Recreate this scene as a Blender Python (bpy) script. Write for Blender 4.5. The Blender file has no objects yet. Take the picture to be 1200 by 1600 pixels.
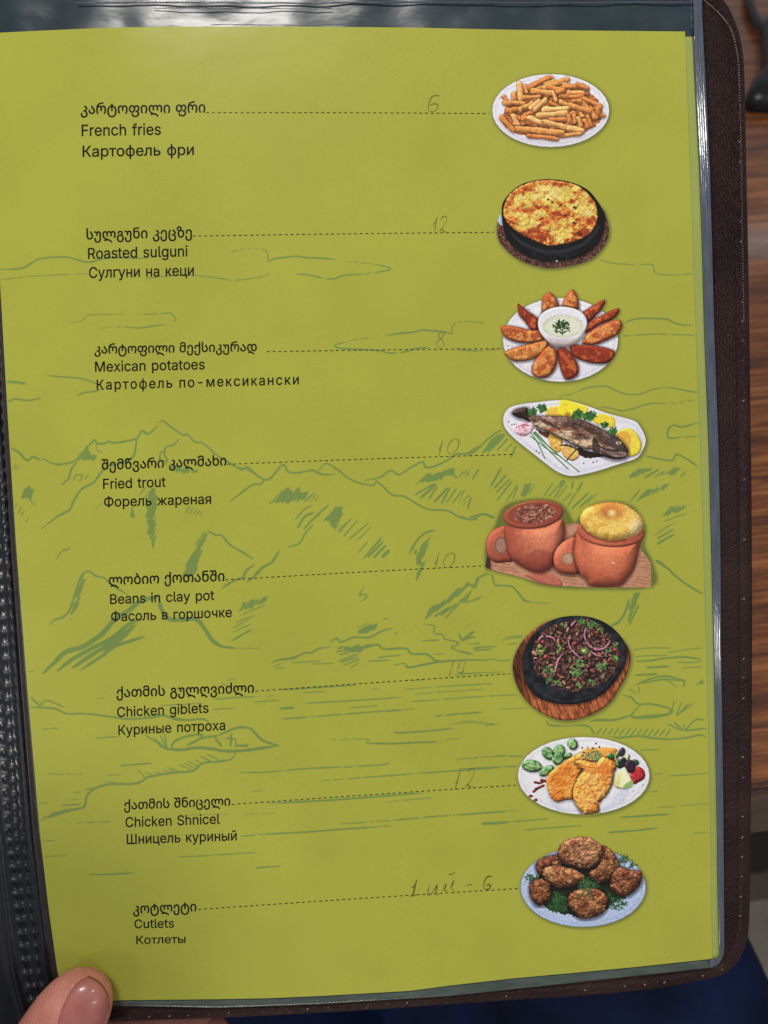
import bpy, math, random
import numpy as np
from mathutils import Matrix, Vector

scene = bpy.context.scene
COL = scene.collection
random.seed(7)

# ---------------------------------------------------------------- camera
# The open menu lies in the plane z = 0 (metres, x across the page, y up the page).
F_PX, PW, PH = 1155.0, 1200, 1600
R = np.array([[0.9973957673401446, -0.043864430393374836, 0.057250284175957095],
              [-0.046303740724681214, -0.9980440625212198, 0.04200015310734889],
              [0.05529599340697818, -0.04454167725180566, -0.9974760107895985]])
T = np.array([-0.10272465077929578, 0.15555247706337647, 0.23112374749172204])
CAM = -R.T @ T
cam_data = bpy.data.cameras.new('camera')
cam = bpy.data.objects.new('camera', cam_data)
COL.objects.link(cam)
m = np.eye(4)
m[:3, :3] = R.T @ np.diag([1, -1, -1])
m[:3, 3] = CAM
cam.matrix_world = Matrix(m.tolist())
cam_data.sensor_fit = 'VERTICAL'
cam_data.sensor_height = 36.0
cam_data.lens = F_PX / PH * 36.0
cam_data.clip_start = 0.01
cam_data.clip_end = 60
cam_data.dof.use_dof = True
cam_data.dof.focus_distance = 0.236
cam_data.dof.aperture_fstop = 11.0
scene.camera = cam

# ---------------------------------------------------------------- world and lamps
scene.view_settings.view_transform = 'Standard'
scene.view_settings.look = 'None'
scene.view_settings.exposure = 0.15
scene.view_settings.gamma = 1.0
world = bpy.data.worlds.new('World')
scene.world = world
world.use_nodes = True
bg = world.node_tree.nodes['Background']
bg.inputs['Color'].default_value = (0.90, 0.95, 1.0, 1)
bg.inputs['Strength'].default_value = 0.20


def area(name, loc, target, sx, sy, power, color):
    d = bpy.data.lights.new(name, 'AREA')
    d.shape = 'RECTANGLE'
    d.size, d.size_y = sx, sy
    d.energy = power
    d.color = color
    o = bpy.data.objects.new(name, d)
    COL.objects.link(o)
    o.location = loc
    o.rotation_euler = (Vector(target) - Vector(loc)).to_track_quat('-Z', 'Y').to_euler()
    return o


area('area_lamp', (-0.06, 1.19, 1.2), (0.1, 0.15, 0), 0.36, 0.14, 10.2, (1.0, 0.95, 0.88))      # key, over the head of the table
area('area_lamp', (1.75, -0.45, 2.0), (0.1, 0.15, 0), 0.13, 0.55, 4.6, (1.0, 0.96, 0.92))
area('area_lamp', (1.70, 1.25, 2.0), (0.1, 0.15, 0), 0.14, 0.40, 6, (1.0, 0.96, 0.92))
area('area_lamp', (-1.80, -0.45, 2.0), (0.1, 0.15, 0), 0.16, 0.60, 5, (1.0, 0.96, 0.92))
area('area_lamp', (-2.58, -2.82, 3.6), (0.1, 0.15, 0), 0.27, 0.27, 98, (1.0, 0.94, 0.86))      # added behind the reader so the shoulder form can shade the page
area('window_light', (1.33, 2.09, -0.45), (0.40, 0.31, -0.29), 0.20, 0.08, 0.10, (0.92, 0.96, 1.0))     # low bright window across the room


# ---------------------------------------------------------------- small tools
def surf(x, y):
    """Height of the slightly wavy page over its plane."""
    d = np.clip((0.045 - x) / 0.065, 0, 2.5)
    z = -0.0040 * d * d
    z = z + 0.00035 * np.sin(x * 31 + 0.6) * np.sin(y * 23 + 1.1) + 0.00012 * np.sin(x * 70 + y * 40)
    return z


def rays(px, py):
    q = np.stack([(np.asarray(px, float) - PW / 2) / F_PX, (np.asarray(py, float) - PH / 2) / F_PX, np.ones(np.shape(px))], -1)
    return q @ R


def unproj(px, py, h=0.0, curved=True):
    """Points of the page (lifted by h) seen at the given places of the photograph."""
    d = rays(px, py)
    z = np.full(np.shape(px), 0.0) + h
    for _ in range(6 if curved else 1):
        s = (z - CAM[2]) / d[..., 2]
        x, y = CAM[0] + s * d[..., 0], CAM[1] + s * d[..., 1]
        if curved:
            z = surf(x, y) + h
    return np.stack([x, y, z + 0 * x], -1)


def on_plane(px, py, p0, n):
    d = rays(px, py)
    s = ((np.asarray(p0) - CAM) @ n) / (d @ n)
    return CAM + d * s[..., None]


def lin(c):
    c = np.asarray(c, float) / 255.0
    return np.where(c <= 0.04045, c / 12.92, ((c + 0.055) / 1.055) ** 2.4)


ILLUM = 0.83          # what a white sheet shows on the page, so printed colours become albedo


def ink(c, gain=1.0):
    return np.clip(lin(c) / ILLUM * gain, 0.004, 0.9)


def build(name, verts, faces, mats, parent=None, cols=None, mat_idx=None, smooth=False, quads=None):
    me = bpy.data.meshes.new(name)
    verts = np.asarray(verts, np.float32)
    if quads is not None:
        q = np.asarray(quads, np.int32)
        me.vertices.add(len(verts))
        me.vertices.foreach_set('co', verts.ravel())
        me.loops.add(q.size)
        me.loops.foreach_set('vertex_index', q.ravel())
        me.polygons.add(len(q))
        me.polygons.foreach_set('loop_start', np.arange(0, q.size, 4, dtype=np.int32))
        me.polygons.foreach_set('loop_total', np.full(len(q), 4, np.int32))
        me.update(calc_edges=True)
    else:
        me.from_pydata(verts.tolist(), [], [list(map(int, f)) for f in faces])
        me.update()
    for mt in (mats if isinstance(mats, (list, tuple)) else [mats]):
        me.materials.append(mt)
    if mat_idx is not None:
        me.polygons.foreach_set('material_index', np.asarray(mat_idx, np.int32))
    if smooth:
        me.polygons.foreach_set('use_smooth', np.ones(len(me.polygons), bool))
    if cols is not None:
        a = me.color_attributes.new('Col', 'FLOAT_COLOR', 'POINT')
        c = np.ones((len(verts), 4), np.float32)
        c[:, :3] = cols
        a.data.foreach_set('color', c.ravel())
    o = bpy.data.objects.new(name, me)
    COL.objects.link(o)
    if parent is not None:
        o.parent = parent
    return o


def tag(o, label=None, cat=None, group=None, kind=None):
    if label: o['label'] = label
    if cat: o['category'] = cat
    if group: o['group'] = group
    if kind: o['kind'] = kind
    return o


def empty(name, loc=(0, 0, 0)):
    o = bpy.data.objects.new(name, None)
    COL.objects.link(o)
    o.location = loc
    o.empty_display_size = 0.01
    return o


def grid_quads(h, w):
    i = np.arange(h * w).reshape(h, w)
    return np.stack([i[:-1, :-1], i[1:, :-1], i[1:, 1:], i[:-1, 1:]], -1).reshape(-1, 4)


def curve_pts(pts, n=8, closed=False):
    """Catmull-Rom through the points."""
    P = np.asarray(pts, float)
    if len(P) < 3 and not closed:
        t = np.linspace(0, 1, n)[:, None]
        return P[0] * (1 - t) + P[-1] * t
    if closed:
        Q = np.vstack([P[-1], P, P[0], P[1]])
    else:
        Q = np.vstack([2 * P[0] - P[1], P, 2 * P[-1] - P[-2]])
    out = []
    t = np.linspace(0, 1, n, endpoint=False)[:, None]
    for i in range(len(Q) - 3):
        a, b, c, d = Q[i:i + 4]
        out.append(0.5 * (2 * b + (c - a) * t + (2 * a - 5 * b + 4 * c - d) * t ** 2 + (3 * b - a - 3 * c + d) * t ** 3))
    out = np.vstack(out)
    return out if closed else np.vstack([out, P[-1]])


def interp(xs, ys):
    xs, ys = np.asarray(xs, float), np.asarray(ys, float)
    return lambda v: np.interp(v, xs, ys)


# ---------------------------------------------------------------- noise used for printing
def vnoise(x, y, seed):
    xi, yi = np.floor(x).astype(np.int64), np.floor(y).astype(np.int64)
    fx, fy = x - xi, y - yi
    fx, fy = fx * fx * (3 - 2 * fx), fy * fy * (3 - 2 * fy)

    def h(a, b):
        n = (a * 374761393 + b * 668265263 + seed * 974634777) & 0x7fffffff
        n = ((n ^ (n >> 13)) * 1274126177) & 0x7fffffff
        return ((n ^ (n >> 16)) & 0xffff) / 65535.0
    return (h(xi, yi) * (1 - fx) + h(xi + 1, yi) * fx) * (1 - fy) + (h(xi, yi + 1) * (1 - fx) + h(xi + 1, yi + 1) * fx) * fy


def fbm(x, y, scale, seed, oct=3, ang=0.0, stretch=1.0):
    a, s = 0.0, 0.0
    c, sn = math.cos(ang), math.sin(ang)
    u, v = (x * c + y * sn) / stretch, -x * sn + y * c
    amp = 1.0
    for o in range(oct):
        a = a + amp * vnoise(u / scale, v / scale, seed + o * 17)
        s += amp
        amp *= 0.55
        scale *= 0.5
    return a / s


def sd_poly(X, Y, P):
    """Signed distance (negative inside) to a closed polygon."""
    P = np.asarray(P, float)
    d2 = np.full(X.shape, 1e18)
    inside = np.zeros(X.shape, bool)
    for (x0, y0), (x1, y1) in zip(P, np.roll(P, -1, 0)):
        ex, ey = x1 - x0, y1 - y0
        L = ex * ex + ey * ey + 1e-12
        t = np.clip(((X - x0) * ex + (Y - y0) * ey) / L, 0, 1)
        d2 = np.minimum(d2, (X - x0 - t * ex) ** 2 + (Y - y0 - t * ey) ** 2)
        if y0 != y1:
            c = ((y0 > Y) != (y1 > Y)) & (X < (x1 - x0) * (Y - y0) / (y1 - y0) + x0)
            inside ^= c
    d = np.sqrt(d2)
    return np.where(inside, -d, d)


def sd_line(X, Y, P):
    d2 = np.full(X.shape, 1e18)
    tt = np.zeros(X.shape)
    P = np.asarray(P, float)
    n = len(P) - 1
    for k in range(n):
        (x0, y0), (x1, y1) = P[k], P[k + 1]
        ex, ey = x1 - x0, y1 - y0
        L = ex * ex + ey * ey + 1e-12
        t = np.clip(((X - x0) * ex + (Y - y0) * ey) / L, 0, 1)
        q = (X - x0 - t * ex) ** 2 + (Y - y0 - t * ey) ** 2
        tt = np.where(q < d2, (k + t) / n, tt)
        d2 = np.minimum(d2, q)
    return np.sqrt(d2), tt


# ---------------------------------------------------------------- materials
def new_mat(name):
    mt = bpy.data.materials.new(name)
    mt.use_nodes = True
    nt = mt.node_tree
    return mt, nt, nt.nodes['Principled BSDF']


def node(nt, kind, **kw):
    n = nt.nodes.new(kind)
    for k, v in kw.items():
        if hasattr(n, k):
            setattr(n, k, v)
        else:
            n.inputs[k].default_value = v
    return n


def mapping(nt, scale=(1, 1, 1), rot=(0, 0, 0), src='Object'):
    tc = node(nt, 'ShaderNodeTexCoord')
    mp = node(nt, 'ShaderNodeMapping')
    mp.inputs['Scale'].default_value = scale
    mp.inputs['Rotation'].default_value = rot
    nt.links.new(tc.outputs[src], mp.inputs['Vector'])
    return mp.outputs['Vector']


def ramp(nt, fac, stops):
    r = node(nt, 'ShaderNodeValToRGB')
    el = r.color_ramp.elements
    while len(el) < len(stops):
        el.new(0.5)
    for e, (p, c) in zip(el, stops):
        e.position = p
        e.color = (*c, 1)
    nt.links.new(fac, r.inputs['Fac'])
    return r.outputs['Color']


def bump(nt, b, height, strength, dist):
    bp = node(nt, 'ShaderNodeBump')
    bp.inputs['Strength'].default_value = strength
    bp.inputs['Distance'].default_value = dist
    nt.links.new(height, bp.inputs['Height'])
    nt.links.new(bp.outputs['Normal'], b.inputs['Normal'])


def print_material():
    """Printed paper under clear glossy film: ink colour from the mesh, paper mottling in common to all prints."""
    mt, nt, b = new_mat('printed_paper')
    at = node(nt, 'ShaderNodeAttribute', attribute_name='Col')
    ge = node(nt, 'ShaderNodeNewGeometry')
    fine = node(nt, 'ShaderNodeTexNoise')
    fine.inputs['Scale'].default_value = 2400
    fine.inputs['Detail'].default_value = 2
    soft = node(nt, 'ShaderNodeTexNoise')
    soft.inputs['Scale'].default_value = 32
    soft.inputs['Detail'].default_value = 4
    for n in (fine, soft):
        nt.links.new(ge.outputs['Position'], n.inputs['Vector'])
    a = node(nt, 'ShaderNodeMath', operation='MULTIPLY_ADD')
    a.inputs[1].default_value, a.inputs[2].default_value = 0.24, 0.88
    nt.links.new(fine.outputs['Fac'], a.inputs[0])
    c = node(nt, 'ShaderNodeMath', operation='MULTIPLY_ADD')
    c.inputs[1].default_value, c.inputs[2].default_value = 0.22, 0.89
    nt.links.new(soft.outputs['Fac'], c.inputs[0])
    mu = node(nt, 'ShaderNodeMath', operation='MULTIPLY')
    nt.links.new(a.outputs[0], mu.inputs[0])
    nt.links.new(c.outputs[0], mu.inputs[1])
    vm = node(nt, 'ShaderNodeVectorMath', operation='SCALE')
    nt.links.new(at.outputs['Color'], vm.inputs[0])
    nt.links.new(mu.outputs[0], vm.inputs['Scale'])
    nt.links.new(vm.outputs[0], b.inputs['Base Color'])
    b.inputs['Roughness'].default_value = 0.6
    b.inputs['Specular IOR Level'].default_value = 0.15
    b.inputs['Coat Weight'].default_value = 0.16
    wav = node(nt, 'ShaderNodeTexNoise')
    wav.inputs['Scale'].default_value = 30
    wav.inputs['Detail'].default_value = 3
    nt.links.new(ge.outputs['Position'], wav.inputs['Vector'])
    cb = node(nt, 'ShaderNodeBump')
    cb.inputs['Strength'].default_value = 0.5
    cb.inputs['Distance'].default_value = 0.0007
    nt.links.new(wav.outputs['Fac'], cb.inputs['Height'])
    nt.links.new(cb.outputs['Normal'], b.inputs['Coat Normal'])
    b.inputs['Coat Roughness'].default_value = 0.22
    return mt


def leather_material():
    mt, nt, b = new_mat('brown_leather')
    r1 = mapping(nt, (1, 1, 1), (0, 0, math.radians(-28)))
    m1 = node(nt, 'ShaderNodeMapping')
    m1.inputs['Scale'].default_value = (330, 1250, 330)
    nt.links.new(r1, m1.inputs['Vector'])
    v1 = m1.outputs['Vector']
    n1 = node(nt, 'ShaderNodeTexNoise')
    n1.inputs['Scale'].default_value = 1
    n1.inputs['Detail'].default_value = 3
    nt.links.new(v1, n1.inputs['Vector'])
    v2 = mapping(nt, (1500, 1500, 1500))
    n2 = node(nt, 'ShaderNodeTexVoronoi')
    n2.inputs['Scale'].default_value = 1
    nt.links.new(v2, n2.inputs['Vector'])
    tc = node(nt, 'ShaderNodeTexCoord')
    sp = node(nt, 'ShaderNodeSeparateXYZ')
    nt.links.new(tc.outputs['Object'], sp.inputs[0])
    mr = node(nt, 'ShaderNodeMapRange')
    mr.inputs['From Min'].default_value, mr.inputs['From Max'].default_value = 0.24, 0.08
    nt.links.new(sp.outputs['Y'], mr.inputs['Value'])
    mx = node(nt, 'ShaderNodeMix')
    nt.links.new(mr.outputs[0], mx.inputs[0])
    nt.links.new(n2.outputs['Distance'], mx.inputs[2])
    nt.links.new(n1.outputs['Fac'], mx.inputs[3])
    big = node(nt, 'ShaderNodeTexNoise')
    big.inputs['Scale'].default_value = 60
    nt.links.new(tc.outputs['Object'], big.inputs['Vector'])
    cr = ramp(nt, big.outputs['Fac'], [(0.3, lin((34, 20, 20))), (0.7, lin((50, 32, 31)))])
    nt.links.new(cr, b.inputs['Base Color'])
    b.inputs['Roughness'].default_value = 0.42
    b.inputs['Specular IOR Level'].default_value = 0.2
    bump(nt, b, mx.outputs[0], 0.9, 0.0008)
    return mt


def plastic_material(name, c, rough=0.16, bscale=260, bstr=0.25, stretch=(1, 1, 1)):
    mt, nt, b = new_mat(name)
    v = mapping(nt, stretch)
    n = node(nt, 'ShaderNodeTexNoise')
    n.inputs['Scale'].default_value = bscale
    n.inputs['Detail'].default_value = 3
    nt.links.new(v, n.inputs['Vector'])
    cr = ramp(nt, n.outputs['Fac'], [(0.3, lin(c) * 0.75), (0.7, lin(c) * 1.25)])
    nt.links.new(cr, b.inputs['Base Color'])
    b.inputs['Roughness'].default_value = rough
    b.inputs['Specular IOR Level'].default_value = 0.55
    bump(nt, b, n.outputs['Fac'], bstr, 0.0008)
    return mt


def plain_material(name, c, rough=0.5, spec=0.5):
    mt, nt, b = new_mat(name)
    n = node(nt, 'ShaderNodeTexNoise')
    n.inputs['Scale'].default_value = 300
    nt.links.new(mapping(nt), n.inputs['Vector'])
    nt.links.new(ramp(nt, n.outputs['Fac'], [(0.3, lin(c) * 0.85), (0.7, lin(c) * 1.15)]), b.inputs['Base Color'])
    b.inputs['Roughness'].default_value = rough
    b.inputs['Specular IOR Level'].default_value = spec
    return mt


def wood_material(name, dark, mid, light, scale=1.0, coat=0.5):
    mt, nt, b = new_mat(name)
    v = mapping(nt, (5 * scale, 90 * scale, 90 * scale))
    n = node(nt, 'ShaderNodeTexNoise')
    n.inputs['Scale'].default_value = 1.6
    n.inputs['Detail'].default_value = 6
    n.inputs['Roughness'].default_value = 0.7
    n.inputs['Distortion'].default_value = 0.4
    nt.links.new(v, n.inputs['Vector'])
    n2 = node(nt, 'ShaderNodeTexNoise')
    n2.inputs['Scale'].default_value = 9
    n2.inputs['Detail'].default_value = 2
    nt.links.new(v, n2.inputs['Vector'])
    ad = node(nt, 'ShaderNodeMath', operation='MULTIPLY_ADD')
    ad.inputs[1].default_value = 0.28
    nt.links.new(n2.outputs['Fac'], ad.inputs[0])
    sb = node(nt, 'ShaderNodeMath', operation='SUBTRACT')
    nt.links.new(n.outputs['Fac'], sb.inputs[0])
    sb.inputs[1].default_value = 0.14
    nt.links.new(sb.outputs[0], ad.inputs[2])
    nt.links.new(ramp(nt, ad.outputs[0], [(0.34, lin(dark)), (0.48, lin(mid)), (0.66, lin(light))]), b.inputs['Base Color'])
    b.inputs['Roughness'].default_value = 0.4
    b.inputs['Coat Weight'].default_value = coat
    b.inputs['Coat Roughness'].default_value = 0.09
    bump(nt, b, ad.outputs[0], 0.2, 0.0006)
    return mt


def skin_material():
    mt, nt, b = new_mat('skin')
    tc = mapping(nt)
    n = node(nt, 'ShaderNodeTexNoise')
    n.inputs['Scale'].default_value = 120
    n.inputs['Detail'].default_value = 4
    nt.links.new(tc, n.inputs['Vector'])
    nt.links.new(ramp(nt, n.outputs['Fac'], [(0.3, lin((196, 120, 106))), (0.7, lin((220, 150, 132)))]), b.inputs['Base Color'])
    b.inputs['Subsurface Weight'].default_value = 0.35
    b.inputs['Subsurface Radius'].default_value = (0.004, 0.0015, 0.0008)
    b.inputs['Subsurface Scale'].default_value = 0.6
    b.inputs['Roughness'].default_value = 0.42
    n2 = node(nt, 'ShaderNodeTexVoronoi')
    n2.inputs['Scale'].default_value = 1700
    nt.links.new(tc, n2.inputs['Vector'])
    wv = node(nt, 'ShaderNodeTexWave')
    wv.inputs['Scale'].default_value = 260
    wv.inputs['Distortion'].default_value = 9
    wv.inputs['Detail'].default_value = 3
    nt.links.new(tc, wv.inputs['Vector'])
    ad = node(nt, 'ShaderNodeMath', operation='MULTIPLY_ADD')
    ad.inputs[1].default_value = 0.6
    nt.links.new(wv.outputs['Fac'], ad.inputs[0])
    nt.links.new(n2.outputs['Distance'], ad.inputs[2])
    bump(nt, b, ad.outputs[0], 0.3, 0.0004)
    return mt


M_PRINT = print_material()
M_LEATHER = leather_material()
M_SLEEVE = plastic_material('clear_film_over_dark_backing', (34, 50, 58), 0.27, 140, 0.25, (0.5, 1, 1))
M_RAIL = plastic_material('bluish_plastic_edge', (74, 84, 100), 0.1, 900, 0.16, (1, 0.12, 1))
M_RAIL.node_tree.nodes['Principled BSDF'].inputs['Specular IOR Level'].default_value = 1.0
M_RAIL.node_tree.nodes['Principled BSDF'].inputs['Coat Weight'].default_value = 1.0
M_RAIL.node_tree.nodes['Principled BSDF'].inputs['Coat Roughness'].default_value = 0.06
M_SPINE = plastic_material('navy_plastic', (27, 29, 36), 0.29, 260, 0.08)
M_SPINE_EDGE = plastic_material('dark_brown_plastic', (52, 42, 40), 0.35, 300, 0.15)
M_SEAM = plain_material('dark_seam_thread', (20, 13, 13), 0.6)
M_THREAD = plain_material('light_thread_end', (150, 132, 122), 0.5)
M_SKIN = skin_material()
PAGE = (154, 156, 60)
INKC = (102, 126, 66)

# ---------------------------------------------------------------- menu page (outline as it lies, curled at the left)
page_left = interp([-40, 50, 250, 440, 650, 850, 1080, 1300, 1420, 1520, 1600], [-22, -18, -10, 0, 12, 25, 43, 62, 76, 90, 112])
page_right = interp([40, 150, 260, 400, 520, 700, 900, 1040, 1170, 1300, 1400, 1500], [1070, 1074, 1078, 1083, 1087, 1094, 1100, 1104, 1107, 1110, 1111, 1113])
page_top = interp([-60, 0, 60, 150, 260, 470, 640, 800, 1100], [56, 51, 48, 44, 41.5, 41.5, 43, 46.5, 49.5])
page_bottom = interp([80, 200, 340, 420, 500, 640, 700, 800, 900, 1000, 1130], [1566, 1562.5, 1561, 1559.5, 1556, 1548, 1540, 1528.5, 1519.5, 1510, 1496])
page_right_under = interp([40, 120, 260, 400, 520, 700, 900, 1040, 1170, 1300, 1400, 1520], [1081, 1084.5, 1092, 1097, 1100, 1107, 1112, 1115.5, 1117.5, 1120, 1121, 1124])
sleeve_right = interp([-60, 43, 120, 260, 400, 520, 700, 850, 1040, 1170, 1300, 1500], [1095, 1098, 1102, 1109, 1113, 1116, 1122.5, 1125.5, 1127, 1129, 1130.5, 1132])
sleeve_bottom = interp([60, 190, 340, 500, 700, 900, 1000, 1115, 1140], [1570, 1571.5, 1575, 1569, 1556.5, 1535, 1524, 1511.5, 1509])


def sheet(left, right, top, bottom, nu, nv):
    """Pixel grid of a sheet bounded by four traced edges."""
    u, v = np.meshgrid(np.linspace(0, 1, nu), np.linspace(0, 1, nv))
    X = 200 + 800 * u
    Y = 50 + 1500 * v
    for _ in range(30):
        l, r = left(Y), right(Y)
        X = l + (r - l) * u
        t, b = top(X), bottom(X)
        Y = t + (b - t) * v
    return X, Y


def sheet_mesh(name, left, right, top, bottom, h, mat, parent=None, col=None, nu=90, nv=120):
    X, Y = sheet(left, right, top, bottom, nu, nv)
    V = unproj(X, Y, h).reshape(-1, 3)
    c = None if col is None else np.tile(col, (len(V), 1))
    return build(name, V, None, mat, parent, cols=c, quads=grid_quads(nv, nu), smooth=True)


page = sheet_mesh('menu_page', page_left, page_right, page_top, page_bottom, 0.0, M_PRINT, col=ink(PAGE))
tag(page, 'printed yellow-green menu page with eight dish pictures and three-language names', 'menu page')
under = sheet_mesh('menu_page', lambda y: page_left(y) + 6, page_right_under, lambda x: page_top(x) + 8, lambda x: page_bottom(x) + 0.5, -0.0004, M_PRINT, col=ink((139, 150, 78)))
tag(under, 'second green sheet beneath, only a thin strip showing along the printed page edge', 'menu page')

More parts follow.
